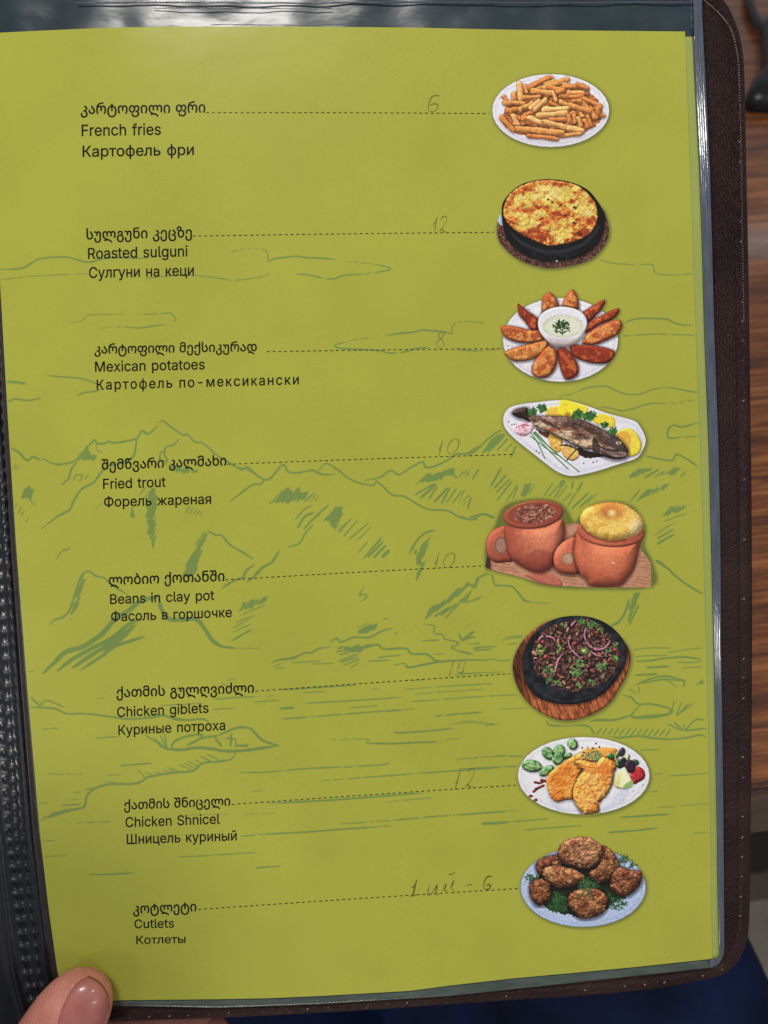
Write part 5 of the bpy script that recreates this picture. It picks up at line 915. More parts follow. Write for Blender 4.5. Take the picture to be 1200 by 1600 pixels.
        lum0 = c.mean(-1, keepdims=True)
        c = np.where((m > 0) & (lum0 < 190), c * (1 + 0.19 * fine), c)
        g = (vnoise(s.x / 1.5, s.y / 1.5, s.seed + 3) - 0.5)[..., None] * 1.3 + (vnoise(s.x / 0.9, s.y / 0.9, s.seed) - 0.5)[..., None]
        c = np.clip(c * (1 + 0.07 * g), 2, 250)
        lum = c.mean(-1, keepdims=True)
        c = lum + (c - lum) * 0.97
        rgb = ink(np.clip(c, 2, 250), s.gain)
        edge = ~s.keep | (s.lab == 0)
        pagec = ink(PAGE)
        base = ink(s.col)
        rgb = np.where((s.lab == 0)[..., None], np.minimum(base, pagec), rgb)
        keep = s.keep.copy()
        h, w = s.X.shape
        q = grid_quads(h, w)
        V = unproj(s.x.ravel(), s.y.ravel(), 0.000022)
        C = rgb.reshape(-1, 3)
        labq = s.lab.ravel()[q].max(1)
        keepq = keep.ravel()[q].any(1)
        root = None
        for i in [0] + sorted(set(labq[keepq]) - {0}):
            qq = q[keepq & (labq == i)]
            if not len(qq):
                continue
            used, inv = np.unique(qq, return_inverse=True)
            o = build('dish_picture' if i == 0 else s.names[i], V[used], None, M_PRINT, page if i == 0 else root, cols=C[used], quads=inv.reshape(-1, 4))
            if i == 0:
                root = o
                root['label'] = s.label
        return root


def mixc(a, b, t):
    return np.array(a, float) * (1 - t[..., None]) + np.array(b, float) * t[..., None]


def sstep(a, b, v):
    t = np.clip((v - a) / (b - a), 0, 1)
    return t * t * (3 - 2 * t)


def ell(cx, cy, rx, ry, rot=0, n=30):
    a = np.linspace(0, 2 * np.pi, n, endpoint=False)
    c, s = math.cos(math.radians(rot)), math.sin(math.radians(rot))
    return np.stack([cx + rx * np.cos(a) * c - ry * np.sin(a) * s, cy + rx * np.cos(a) * s + ry * np.sin(a) * c], 1)


def china(base):
    def f(x, y, d):
        t = sstep(-46, -30, d) * (1 - sstep(-24, -10, d))
        g = np.clip((y - y.min()) / (np.ptp(y) + 1e-6), 0, 1)
        c = mixc(base, np.array(base) * 0.95, t)
        return c * (1.02 - 0.06 * g[..., None])
    return f


# -- French fries on a white oval plate
p = Picture('printed picture of French fries heaped on a white oval plate', (755, 100), 5.714, (210, 140), 1.0, 3)
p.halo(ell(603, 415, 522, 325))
p.oval('plate', 603, 415, 522, 325, china((216, 214, 226)), edge=(176, 174, 190), edge_w=7)
p.poly('', (180,420,260,330,420,240,640,190,880,210,1020,330,1060,470,960,580,760,640,500,660,300,620,170,520), (166, 92, 46), wob=22, wscale=40, op=0.95, tex=0.3, tscale=22)
FR = [(430,200,600,120,50,0),(400,225,580,130,46,0),(440,250,520,215,45,1),(560,185,640,150,45,1),(545,215,750,140,55,1),(720,190,920,225,48,1),(690,215,880,200,45,0),(840,180,930,215,40,0),(700,250,890,260,60,1),(690,285,880,290,45,0),(590,205,720,240,45,0),(440,240,610,262,50,1),(320,170,330,320,45,2),(370,190,385,250,34,1),(270,260,275,320,50,1),(180,290,200,330,40,0),(190,350,360,350,50,1),(360,300,500,290,40,1),(650,250,720,225,40,0),(620,250,650,330,35,2),(900,310,1040,380,50,0),(880,340,960,420,50,1),(1010,390,1060,470,60,0),(1040,380,1000,490,55,0),(960,400,1000,480,50,1),(800,330,870,330,45,0),(690,340,820,380,50,1),(770,370,950,420,55,1),(600,340,680,390,40,0),(360,390,440,350,48,1),(420,390,500,330,40,2),(460,410,560,320,55,2),(290,410,340,410,50,1),(240,420,290,400,40,0),(540,410,750,400,55,2),(490,460,740,440,65,2),(270,460,300,540,55,2),(160,475,270,590,45,0),(350,490,430,480,45,0),(400,520,480,550,45,0),(600,500,740,490,46,0),(760,460,770,510,40,1),(810,455,820,520,38,1),(850,480,870,550,45,2),(870,440,890,465,35,1),(930,470,960,560,48,1),(900,500,930,560,42,0),(410,480,560,540,50,2),(540,520,780,580,60,2),(760,575,890,600,66,2),(690,640,860,625,46,1),(300,580,480,590,60,1),(450,590,700,612,54,1),(410,645,650,670,46,0)]
FC = [(202, 122, 62), (213, 140, 76), (225, 164, 100)]
rng = random.Random(9)
FQ = [(rng.uniform(230, 960), rng.uniform(220, 580), rng.uniform(-0.6, 0.6) + rng.choice((0, 0.5, -0.5)), rng.uniform(60, 130)) for _ in range(46)]
FR = [(x - l * math.cos(a) / 2, y - l * math.sin(a) / 2, x + l * math.cos(a) / 2, y + l * math.sin(a) / 2, rng.uniform(36, 50), 0) for x, y, a, l in FQ if ((x - 600) / 420) ** 2 + ((y - 400) / 230) ** 2 < 0.85] + FR
for i, (x0, y0, x1, y1, w, tone) in enumerate(FR):
    c = np.array(FC[tone], float) * rng.uniform(0.92, 1.06)
    L_ = math.hypot(x1 - x0, y1 - y0) + 1e-6
    e, n = np.array([(x1 - x0) / L_, (y1 - y0) / L_]), np.array([-(y1 - y0) / L_, (x1 - x0) / L_])
    q0, q1, mid = np.array([x0, y0]) - e * 9, np.array([x1, y1]) + e * 9, np.array([(x0 + x1) / 2, (y0 + y1) / 2]) + n * rng.uniform(-5, 5)
    wa, wb_, wm = (w * rng.uniform(0.36, 0.52) for _ in range(3))
    sk = rng.uniform(-8, 8)
    quad = np.array([q0 + n * wa + e * sk, mid + n * wm, q1 + n * wb_ + e * sk, q1 - n * wb_ - e * sk, mid - n * wm, q0 - n * wa - e * sk])
    p.poly('fry', quad, c, wob=4, wscale=20, rnd=w * 0.45, amb=0.62, light=(-0.25, -0.75, 0.6), bump=5, bscale=26, tex=0.13, tscale=36, edge=(176, 102, 50), edge_w=5, shadow=0.36, sh_w=15, hl=0.06)
p.finish()

# -- roasted sulguni in a black clay pan
p = Picture('printed picture of browned baked cheese in a round black clay pan', (755, 270), 5.714, (210, 155), 1.0, 21)
triv = (125,470,140,600,230,710,350,790,480,835,580,852,700,845,850,815,980,760,1070,670,1115,580,1122,500,1100,400,1050,310,900,260,300,300,170,400)
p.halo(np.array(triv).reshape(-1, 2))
p.poly('trivet', triv, lambda x, y, d: mixc((52, 32, 30), (118, 78, 68), sstep(0.35, 0.7, fbm(x, y, 9, 5, 3))), bump=4, bscale=8)
p.poly('napkin', (128,425,150,375,182,400,188,475,150,465), (168, 180, 205), smooth=False)
pan = (165,330,185,250,260,160,360,95,480,65,600,57,720,70,840,103,940,158,1012,240,1060,320,1085,430,1060,560,1000,660,880,740,740,782,600,792,450,767,320,700,220,600,178,480)
p.poly('pan', pan, lambda x, y, d: mixc((16, 17, 20), (36, 40, 46), sstep(0.4, 0.8, fbm(x, y, 40, 8)) * sstep(560, 800, y)), rnd=30, amb=0.75, shadow=0.5, sh_w=18)
p.poly('', (240,520,330,600,450,660,590,690,720,680,850,640,960,560,1020,470,1035,500,960,600,850,675,720,712,590,722,440,690,310,620), (44, 44, 50), wob=2, op=0.8)


def cheese(x, y, d):
    a = fbm(x, y, 62, 41, 4, 0.3, 1.5)
    b = fbm(x, y, 26, 77, 3)
    c = mixc((206, 180, 84), (218, 196, 120), sstep(0.45, 0.7, fbm(x, y, 45, 15)))
    t = sstep(0.445, 0.575, a * 0.8 + b * 0.24 + 0.05 * sstep(-60, 0, d)) * 0.9
    c = mixc(c, (198, 118, 46), t)if False else c * (1 - t[..., None]) + np.array((198, 118, 48)) * t[..., None]
    t2 = sstep(0.55, 0.66, a * 0.6 + b * 0.42 + 0.06 * sstep(420, 620, y))
    c = c * (1 - t2[..., None]) + np.array((150, 62, 34)) * t2[..., None]
    return c


p.poly('cheese', (180,340,215,225,300,140,420,85,560,65,700,75,830,110,930,180,1000,270,1022,380,1000,480,930,560,820,612,700,640,590,652,470,612,350,552,260,492,200,420), cheese, bump=10, bscale=40, wob=5, wscale=20, rnd=14, amb=0.4, tex=0.1, edge=(120, 66, 34), edge_w=5, hl=0.25)
for x, y, r in [(815,450,14),(580,240,9),(620,265,10),(690,290,10),(860,545,20),(820,310,14),(560,600,8),(495,320,6),(740,380,9)]:
    p.poly('', ell(x, y, r * 1.5, r, 20, 12), (92, 34, 24), wob=4, op=0.85)
p.specks('', 660, 788, 8, 6, 3, (170, 160, 155), (150, 150, 150), 4, 8)
p.finish()

# -- Mexican potatoes round a bowl of sauce
p = Picture('printed picture of spiced potato wedges fanned around a bowl of white sauce', (770, 445), 5.581, (215, 160), 1.0, 41)
wedges = [((432,245,432,130,450,90,490,65,540,100,570,160,572,205,480,225), 1), ((612,195,630,110,660,65,690,38,725,70,745,130,740,215), 1), ((213,175,235,172,300,225,395,300,392,395,335,392,280,320,230,260), 0), ((65,375,90,355,200,365,330,395,405,398,440,450,430,490,330,510,200,500,100,450), 1), ((780,250,860,190,970,128,972,180,900,270,830,325), 0), ((800,390,840,330,960,260,1085,205,1102,240,1050,300,930,350,830,415), 0), ((780,500,830,420,950,350,1060,310,1112,310,1130,360,1090,430,980,490,880,525,800,518), 1), ((670,550,690,525,800,525,950,540,1060,580,1050,640,990,685,880,685,780,660,700,620), 0), ((105,590,200,545,330,515,460,485,485,530,430,600,350,650,200,668,130,632), 2), ((560,560,630,552,690,610,740,690,745,770,700,815,640,825,600,760,570,650), 0), ((345,770,350,690,400,620,480,535,545,560,562,650,540,740,480,800,400,812), 1)]
p.halo(np.vstack([ell(590, 480, 502, 365)]), off=(6, 8))
for w in wedges[:2] + wedges[4:7]:
    p.halo(np.array(w[0]).reshape(-1, 2), 26, 0.4)
p.oval('plate', 590, 480, 502, 365, china((217, 215, 228)), edge=(178, 176, 194), edge_w=7)
WC = [((178, 84, 44), (132, 48, 28)), ((206, 136, 72), (168, 82, 44)), ((210, 148, 76), (176, 104, 52))]
for i, (w, tone) in enumerate(wedges):
    a, b = WC[tone]

    def wc(x, y, d, a=a, b=b, i=i):
        t = sstep(0.38, 0.68, fbm(x, y, 40, 60 + i, 2) + 0.4 * sstep(-30, 0, d))
        c = mixc(a, b, t)
        t = 0.7 * sstep(0.74, 0.84, fbm(x, y, 11, 90 + i, 2))[..., None]
        return c * (1 - t) + np.array((84, 30, 18)) * t
    p.poly('potato_wedge', w, wc, rnd=34, bump=4, bscale=16, amb=0.42, wob=3, edge=(110, 42, 24), edge_w=8, shadow=0.55, sh_w=22, hl=0.1)
    P = np.array(w).reshape(-1, 2)
    p.specks('', *P.mean(0), *(np.ptp(P, 0) * 0.33), 7, (70, 28, 16), (110, 46, 22), 2, 5, seed=i)
bowl = (393,330,420,260,480,215,560,193,640,193,730,215,800,265,824,340,800,410,760,470,700,520,610,541,520,527,460,475,410,410)
p.poly('sauce_bowl', bowl, lambda x, y, d: mixc((214, 212, 222), (166, 150, 148), sstep(430, 540, y)), rnd=30, amb=0.7, shadow=0.55, sh_w=30)
p.oval('', 608, 336, 206, 132, (208, 210, 222), edge=(222, 222, 232), edge_w=16)
p.oval('sauce', 612, 362, 178, 104, lambda x, y, d: mixc((206, 208, 188), (190, 192, 172), sstep(-40, 0, d)), edge=(196, 198, 186), edge_w=18)
p.sprig('chopped_herbs', 600, 368, 78, 90, (22, 48, 22), (70, 104, 50), 13, 8, 2)
p.sprig('', 595, 352, 40, 40, (16, 40, 18), (40, 70, 32), 10, 8, 5)
p.specks('', 150, 530, 20, 8, 4, (60, 60, 60), (90, 80, 60), 2, 4)
p.finish()

# -- fried trout with lemon
p = Picture('printed picture of a fried trout with lemon and herbs on a white angular dish', (775, 615), 4.898, (245, 135), 1.0, 61)
dish = (55,200,80,130,150,90,320,65,480,50,580,60,700,95,850,150,1050,205,1100,250,1142,335,1136,400,1080,490,950,535,780,590,620,626,540,624,450,585,300,470,150,350,75,270)
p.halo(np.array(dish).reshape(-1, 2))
p.poly('plate', dish, china((214, 212, 226)), edge=(188, 186, 204), edge_w=8)
LEM = (226, 206, 48)
p.poly('potato_slice', (385,170,395,108,480,100,560,130,560,180,470,190), (222, 184, 72), rnd=14, amb=0.6, bump=2)
p.poly('lemon_slice', (478,160,490,60,545,52,620,75,700,105,690,180,600,190,520,180), LEM, rnd=16, amb=0.7, bump=2, bscale=20, tex=0.06)
p.poly('lemon_slice', (740,210,765,165,810,155,880,172,910,195,905,255,830,255), (222, 196, 56), rnd=14, amb=0.7, bump=2)
p.poly('', (525,160,545,140,570,150,568,172,540,176), (190, 130, 50), wob=5)
p.poly('lemon_slice', (915,310,970,272,1030,268,1080,310,1112,380,1095,455,1015,482,960,410), (224, 204, 62), rnd=18, amb=0.6, shadow=0.2)
p.poly('', (918,315,965,285,1015,290,1040,340,1030,410,1010,450,960,400), lambda x, y, d: mixc((222, 178, 70), (206, 150, 50), fbm(x, y, 22, 5, 2)), edge=(232, 222, 170), edge_w=12)
p.poly('onion_slice', (395,330,430,302,500,345,512,390,500,430,470,452,425,420), lambda x, y, d: mixc((226, 196, 104), (196, 138, 54), fbm(x, y, 20, 9, 2)), rnd=18, amb=0.5, bump=3)
p.poly('onion_slice', (495,412,530,392,570,395,632,440,632,490,582,515,520,482), lambda x, y, d: mixc((228, 204, 128), (190, 132, 56), fbm(x, y, 18, 19, 2)), rnd=18, amb=0.5, bump=3)
p.poly('fish', (628,410,700,440,800,460,840,480,760,490,690,494,640,470), (38, 28, 26), wob=7, wscale=12)
p.poly('', (300,262,360,290,410,300,395,340,340,310), (92, 56, 40), wob=6)
fish = (123,150,150,122,195,108,240,112,255,150,330,172,470,172,620,188,740,238,850,290,930,335,990,400,1012,450,988,492,900,502,800,470,730,425,690,428,600,395,480,335,380,290,300,250,225,200,165,182)


def fishc(x, y, d):
    u = (x - 250) / 700.0
    mid = 172 + 60 * u + 180 * np.clip(u, 0, 2) ** 1.5
    v = (y - mid) / (70 + 60 * np.clip(u, 0, 1))
    n = fbm(x, y, 30, 7, 4, 0.45, 3.0)
    c = mixc((74, 54, 48), (128, 98, 84), sstep(0.35, 0.7, n))
    t = sstep(0.25, 0.8, v + (n - 0.5) * 1.3) * (1 - sstep(0.7, 0.85, u))
    c = c * (1 - t[..., None]) + np.array((204, 176, 146)) * t[..., None]
    t = sstep(0.55, 0.7, fbm(x, y, 42, 13, 3, 0.4, 2.0)) * sstep(0.0, 0.4, v + 0.2) * (1 - sstep(0.62, 0.8, u)) * 0.8
    c = c * (1 - t[..., None]) + np.array((150, 76, 44)) * t[..., None]
    t = sstep(0.82, 0.92, u + (n - 0.5) * 0.2) * 0.75
    c = c * (1 - t[..., None]) + np.array((66, 58, 58)) * t[..., None]
    t = 1 - sstep(-0.02, 0.03, u)
    return c * (1 - t[..., None]) + np.array((52, 36, 32)) * t[..., None]


p.poly('fish', fish, fishc, rnd=46, amb=0.35, bump=9, bscale=13, wob=3, edge=(40, 28, 26), edge_w=6, shadow=0.6, sh_w=26, hl=0.3, stretch=2.0, ang=0.45)
p.poly('', (870,405,940,440,1005,455,990,485,920,490,850,465,800,440), lambda x, y, d: mixc((150, 130, 122), (70, 54, 50), fbm(x, y, 20, 29, 3, 0.4, 2)), rnd=10, amb=0.5)
p.stick('', (760,345,790,400,860,430,960,440), 9, (32, 24, 24))
p.oval('', 938, 378, 24, 15, (180, 172, 160), edge=(40, 34, 32), edge_w=6)
p.oval('', 940, 379, 8, 7, (30, 26, 26))
p.poly('', (745,330,775,370,800,440,760,460,735,420), (46, 36, 34), wob=6, op=0.8)
for k in range(6):
    p.stick('', (490 + k * 26, 400 - k * 2, 545 + k * 22, 388 + k * 13), 7, (36, 26, 22))
p.stick('herb_stalk', (542,512,575,470,612,430), 9, (40, 26, 22))
for q in [(268,300,320,380,374,496), (285,298,400,430,552,577), (292,296,430,430,636,598), (300,290,400,400,500,490), (262,325,400,430,470,470)]:
    p.stick('chive', q, 8, (66, 126, 70), rnd=4, amb=0.5)
p.poly('radish', (138,265,160,232,215,222,270,222,290,255,270,300,220,322,180,318,150,300), lambda x, y, d: mixc((222, 190, 200), (188, 120, 140), sstep(0.45, 0.7, fbm(x, y, 26, 33, 3)) ), rnd=22, amb=0.55, bump=3)
p.stick('', (150,262,200,240,258,245), 5, (150, 60, 86))
p.stick('', (165,300,200,330,245,318), 4, (160, 80, 100))
for cx, cy, r, n in [(280, 140, 30, 40), (352, 115, 34, 46), (632, 155, 34, 50), (712, 172, 42, 60), (745, 160, 20, 20), (830, 240, 24, 30), (898, 285, 28, 36), (600, 175, 18, 14)]:
    p.sprig('parsley', cx, cy, r, n, (26, 64, 34), (74, 130, 64), 13, 11, 4)
for x, y in [(98,216),(122,240),(141,234),(310,440),(330,453),(744,526),(771,517),(672,534),(540,360),(455,415)]:
    p.oval('', x, y, 6, 5, (44, 40, 44))
p.finish()

# -- beans in clay pots
p = Picture('printed picture of two red clay bean pots with handles, one capped with flatbread', (745, 770), 4.286, (280, 155), 1.0, 81)
board = np.array((55,497,75,400,200,330,590,215,660,205,1060,330,1165,470,1165,632,770,634,460,617,300,565,100,515), float).reshape(-1, 2)
p.halo(np.array((60,490,65,330,120,230,190,90,400,45,560,80,640,200,690,160,760,90,900,62,1040,100,1120,230,1110,350,1165,470,1165,620,770,634,460,617,300,565,100,515), float).reshape(-1, 2), 30, 0.6, (6, 3))


def boardc(x, y, d):
    s = (y - 0.14 * x)
    st = 0.5 + 0.5 * np.sin(s / 3.4 + 2 * fbm(x, y, 60, 3))
    c = mixc((186, 134, 104), (140, 94, 72), st * 0.55 * sstep(0.3, 0.7, fbm(x, y, 30, 12, 2)) + 0.15)
    t = 1 - sstep(85, 105, x)
    return c * (1 - t[..., None]) + np.array((58, 44, 42)) * t[..., None]


p.poly('board', board, boardc, smooth=False)
p.poly('', (320,552,380,538,455,535,540,565,572,622,460,617), (176, 100, 82), rnd=20, amb=0.7)
CL = (184, 88, 62)


def clay(a, b, cx, cy, r):
    def f(x, y, d):
        t = sstep(0, 1.0, np.hypot(x - cx, (y - cy) * 1.2) / r)
        return mixc(a, b, t) * (1 + 0.07 * (fbm(x, y, 30, 88, 2)[..., None] - 0.5))
    return f


p.poly('clay_pot', (205,225,130,240,75,290,60,365,80,432,125,468,200,466,245,450,240,330), clay((184, 98, 70), (142, 70, 52), 130, 300, 200), rnd=34, amb=0.45, edge=(112, 46, 36), edge_w=6)
p.poly('', ell(163, 352, 44, 58), (150, 112, 94), edge=(80, 40, 34), edge_w=14)
p.poly('clay_pot', (192,225,300,240,460,230,570,175,592,260,575,350,520,480,455,532,385,534,300,495,230,440,197,350), clay((204, 124, 92), (150, 72, 54), 430, 290, 260), rnd=70, amb=0.5, edge=(116, 46, 38), edge_w=8, shadow=0.4, sh_w=16)
p.poly('', (380,385,470,390,530,430,480,520,400,534,310,495), (112, 46, 40), op=0.28, wob=10)
p.oval('', 378, 145, 204, 96, clay((188, 100, 74), (150, 70, 54), 330, 120, 240), rot=-6, rnd=24, amb=0.5, edge=(110, 42, 36), edge_w=7)
p.oval('', 384, 138, 176, 74, (146, 66, 54), rot=-6, edge=(120, 50, 42), edge_w=10)
p.oval('beans', 388, 140, 146, 64, lambda x, y, d: mixc((112, 60, 48), (158, 106, 92), sstep(0.4, 0.75, fbm(x, y, 16, 71, 3))), rot=-6, bump=7, bscale=11, amb=0.4, wob=6, hl=0.4)
p.poly('clay_pot', (672,290,565,338,515,418,525,500,580,542,690,536,700,400), clay((202, 112, 82), (158, 76, 56), 570, 380, 200), rnd=40, amb=0.45, edge=(128, 58, 44), edge_w=7, shadow=0.5, sh_w=18, sh_off=(-3, 5))
p.poly('', ell(612, 440, 44, 42), (178, 138, 112), edge=(110, 58, 46), edge_w=15)
p.poly('clay_pot', (678,268,800,340,1000,340,1122,250,1092,360,1060,500,1000,590,938,628,780,628,735,580,690,535,655,430,660,330), clay((208, 122, 86), (164, 78, 56), 860, 400, 300), rnd=80, amb=0.55, shadow=0.45, sh_w=22, sh_off=(-5, 5))
p.oval('', 898, 262, 229, 102, clay((196, 106, 76), (160, 76, 58), 850, 280, 260), rot=4, rnd=22, amb=0.5, edge=(130, 58, 44), edge_w=7)


def breadc(x, y, d):
    n = fbm(x, y, 36, 66, 3)
    c = mixc((224, 186, 92), (206, 158, 66), sstep(0.4, 0.7, n))
    t = 1 - sstep(30, 130, np.hypot(x - 895, (y - 118) * 1.5) + (n - 0.5) * 60)
    c = c * (1 - 0.85 * t[..., None]) + np.array((176, 104, 48)) * 0.85 * t[..., None]
    t = 1 - sstep(8, 44, np.hypot(x - 905, (y - 135) * 1.2))
    c = c * (1 - t[..., None]) + np.array((224, 192, 130)) * t[..., None]
    t = 1 - sstep(20, 110, np.hypot(x - 1080, y - 240))
    return c * (1 - 0.7 * t[..., None]) + np.array((230, 212, 168)) * 0.7 * t[..., None]


p.poly('flatbread', (690,172,720,110,800,76,900,62,1000,82,1090,148,1116,212,1080,272,1000,306,900,321,800,298,722,245), breadc, rnd=60, amb=0.6, bump=2, bscale=20, wob=3, edge=(150, 92, 44), edge_w=9, shadow=0.45, sh_w=14)
p.oval('', 914, 470, 7, 5, (236, 200, 180))
p.finish()

# -- chicken giblets on a black pan
p = Picture('printed picture of chopped giblets with onion and herbs in a black pan on wood', (790, 950), 5.854, (205, 180), 1.06, 101)
wood = (65,520,90,420,150,310,250,210,400,120,700,90,1000,240,1100,330,1142,440,1120,580,1050,720,950,870,800,970,620,1024,480,1020,350,970,220,880,130,760,80,640)
p.halo(np.array(wood).reshape(-1, 2), 40, 0.5)


def woodc(x, y, d):
    a = np.arctan2(y - 480, x - 600)
    n = fbm(x, y, 10, 5, 3, 1.25, 7.0)
    c = mixc((176, 100, 58), (112, 56, 34), sstep(0.35, 0.7, n))
    t = sstep(240, 60, x) if False else 1 - sstep(90, 300, x)
    return c * (1 - 0.55 * t[..., None])


p.poly('wooden_stand', wood, woodc, rnd=26, amb=0.6, bump=2)
p.poly('pan', (160,480,178,370,240,260,340,160,470,95,620,72,780,85,920,140,1030,230,1100,340,1109,450,1062,580,960,720,830,822,680,872,520,880,370,850,250,780,178,650), lambda x, y, d: mixc((20, 22, 26), (38, 42, 48), sstep(0.3, 0.8, fbm(x, y, 60, 4))), rnd=40, amb=0.7, shadow=0.5, sh_w=24, edge=(14, 15, 18), edge_w=10)
p.stick('', (190,620,300,760,470,840,640,850,800,800,930,700,1030,570), 9, (54, 60, 68), op=0.55)
p.stick('', (250,250,330,180,420,130), 8, (62, 68, 76), op=0.6)
rng = random.Random(5)
food = np.array((240,400,290,280,380,190,500,140,620,110,720,95,850,150,950,250,1020,350,1040,480,980,600,870,690,740,740,600,760,480,730,360,660,270,560), float).reshape(-1, 2)
fx = curve_pts(food, 4, True)
p.poly('chopped_meat', food, lambda x, y, d: mixc((52, 34, 32), (112, 76, 68), sstep(0.42, 0.72, fbm(x, y, 17, 3, 3))), wob=22, wscale=30, bump=10, bscale=15, amb=0.3)
MC = [(146, 98, 84), (118, 76, 66), (168, 116, 98), (88, 54, 50), (134, 84, 60), (96, 92, 62), (60, 40, 40)]
for i in range(300):
    x, y = rng.uniform(240, 1040), rng.uniform(100, 760)
    if sd_poly(np.array([[x]]), np.array([[y]]), fx)[0, 0] > -14:
        continue
    a = rng.uniform(0, 180)
    rx = rng.uniform(9, 30)
    p.poly('', ell(x, y, rx, rx * rng.uniform(0.35, 0.7), a, 10), np.array(rng.choice(MC)) * rng.uniform(0.8, 1.1), smooth=False, wob=5, wscale=9, rnd=8, amb=0.3, shadow=0.6, sh_w=9, bump=3, bscale=7, hl=0.3)
for k, (cx, cy, r, n) in enumerate([(390, 570, 44, 40), (640, 590, 54, 50), (680, 510, 42, 36), (880, 530, 50, 44), (790, 155, 46, 34), (700, 125, 34, 26), (720, 390, 34, 26), (935, 378, 26, 22), (1005, 460, 34, 26), (780, 680, 36, 26), (680, 700, 34, 20), (870, 200, 30, 16), (480, 690, 30, 14), (400, 660, 30, 16), (540, 150, 26, 10), (1000, 330, 26, 12)]):
    p.sprig('green_herb', cx, cy, r, int(n * 0.75), (46, 86, 44), (112, 160, 88), 15, 10, k)
for q in [(300,300,318,270,350,257,400,262,440,280,455,302), (738,185,722,240,740,310,780,355,830,380,900,370,945,325,952,296), (575,312,590,360,625,405,690,462), (440,612,462,545,480,480,520,425), (780,400,830,430,880,445), (640,120,610,150,600,165)]:
    p.stick('onion_ring', q, 19, (176, 120, 138), taper=0.4, rnd=9, amb=0.45, edge=(112, 52, 76), edge_w=6, shadow=0.5, sh_w=10, hl=0.2)
for x, y, r in [(370, 450, 24), (1000, 386, 18), (345, 312, 17), (825, 225, 14), (905, 297, 14), (480, 605, 9), (760, 540, 20), (640, 330, 26), (955, 480, 22)]:
    p.oval('red_berry', x, y, r, r * 0.9, (150, 38, 48) if r < 20 or x < 400 else (96, 34, 36), rnd=r, amb=0.4, hl=0.5)
p.oval('pepper_ring', 320, 388, 44, 46, (108, 126, 60), rnd=12, amb=0.5, shadow=0.4, sh_w=10)
p.oval('', 320, 388, 26, 27, (52, 56, 30))
p.specks('', 322, 390, 16, 16, 6, (188, 194, 120), (150, 160, 84), 5, 9)
p.stick('pepper_strip', (488,345,505,370,478,405), 26, (104, 132, 66), rnd=10, amb=0.4, hl=0.4)
p.oval('', 716, 392, 20, 17, (172, 186, 98), rnd=9, amb=0.5)
p.specks('', 640, 430, 360, 270, 90, (190, 150, 140), (120, 60, 60), 2.5, 6, 3)
p.specks('', 640, 430, 370, 280, 70, (16, 16, 16), (34, 26, 26), 4, 9, 8)
p.finish()

# -- chicken schnitzel
p = Picture('printed picture of golden chicken schnitzel with salad leaves on a white plate', (800, 1145), 5.333, (225, 135), 1.03, 121)
p.halo(ell(597, 357, 548, 322))
p.oval('plate', 597, 357, 548, 322, china((214, 214, 224)), edge=(184, 184, 198), edge_w=7)
p.poly('', (240,330,330,560,560,690,760,640,900,480,960,460,980,520,860,620,700,680,520,678,340,620), (178, 182, 202), op=0.5, wob=12)


def lettuce(x, y, rx, ry, rot):
    p.oval('salad_leaf', x, y, rx * 1.16, ry * 1.16, lambda X, Y, d: mixc((134, 172, 112), (62, 110, 62), sstep(0.3, 0.75, fbm(X, Y, 24, int(x), 3) + 0.3 * sstep(-20, 0, d))), rot=rot, rnd=26, amb=0.35, wob=4, shadow=0.35, sh_w=14, hl=0.4)


p.stick('', (240,285,320,288,400,255), 16, (196, 212, 160))
p.stick('', (320,200,350,250,380,270), 14, (180, 204, 140))
for q in [(165, 277, 72, 44, 8), (300, 172, 52, 38, 48), (288, 318, 58, 30, -32), (455, 195, 40, 22, -20), (395, 150, 42, 44, 0), (385, 215, 40, 46, 20), (505, 95, 42, 36, 60)]:
    lettuce(*q)
p.stick('', (330,185,345,230), 6, (200, 220, 170)); p.stick('', (150,275,240,286), 6, (190, 214, 160)); p.stick('', (480,90,465,140,440,190), 7, (180, 206, 170))


def crumb(a, b):
    def f(x, y, d):
        n = fbm(x, y, 52, int(a[0]), 3)
        c = mixc(a, b, sstep(0.35, 0.68, n))
        t = sstep(0.66, 0.78, fbm(x, y, 26, 7, 3))
        return c * (1 - 0.6 * t[..., None]) + np.array((176, 92, 34)) * 0.6 * t[..., None]
    return f


p.poly('schnitzel', (545,200,580,150,640,128,700,124,850,128,875,160,870,240,740,240,600,240), crumb((226, 154, 76), (202, 122, 48)), rnd=34, bump=8, bscale=20, amb=0.4, wob=4, shadow=0.3)
p.poly('schnitzel', (286,400,300,350,345,305,420,250,500,200,560,170,610,180,600,270,560,400,520,545,450,560,380,578,330,545,300,480), crumb((226, 152, 66), (204, 118, 44)), rnd=40, bump=9, bscale=18, amb=0.4, wob=4, wscale=14, shadow=0.35, sh_w=20, hl=0.1)
p.poly('schnitzel', (525,248,560,226,620,232,700,250,740,205,800,212,852,240,872,290,855,330,845,410,830,450,790,520,730,590,728,655,680,672,610,680,565,645,520,570,506,490,540,400,570,345,600,320,560,280), crumb((230, 164, 82), (208, 128, 50)), rnd=48, bump=13, bscale=26, amb=0.38, wob=5, wscale=16, shadow=0.5, sh_w=22, sh_off=(-4, 3), hl=0.12)
for q, w in [((545,460,600,430,625,415,660,480,700,560,740,590), 11), ((700,250,715,330,760,390,830,410), 9), ((600,320,660,330,690,360), 8), ((560,270,640,290,690,290), 8)]:
    p.stick('', q, w, (162, 88, 34), op=0.55)
    p.stick('', np.array(q, float).reshape(-1, 2) + (-3, 9), w, (238, 184, 108), op=0.5)
p.poly('', (715,280,760,265,820,285,830,330,790,370,740,345), (202, 108, 48), op=0.5, wob=14)
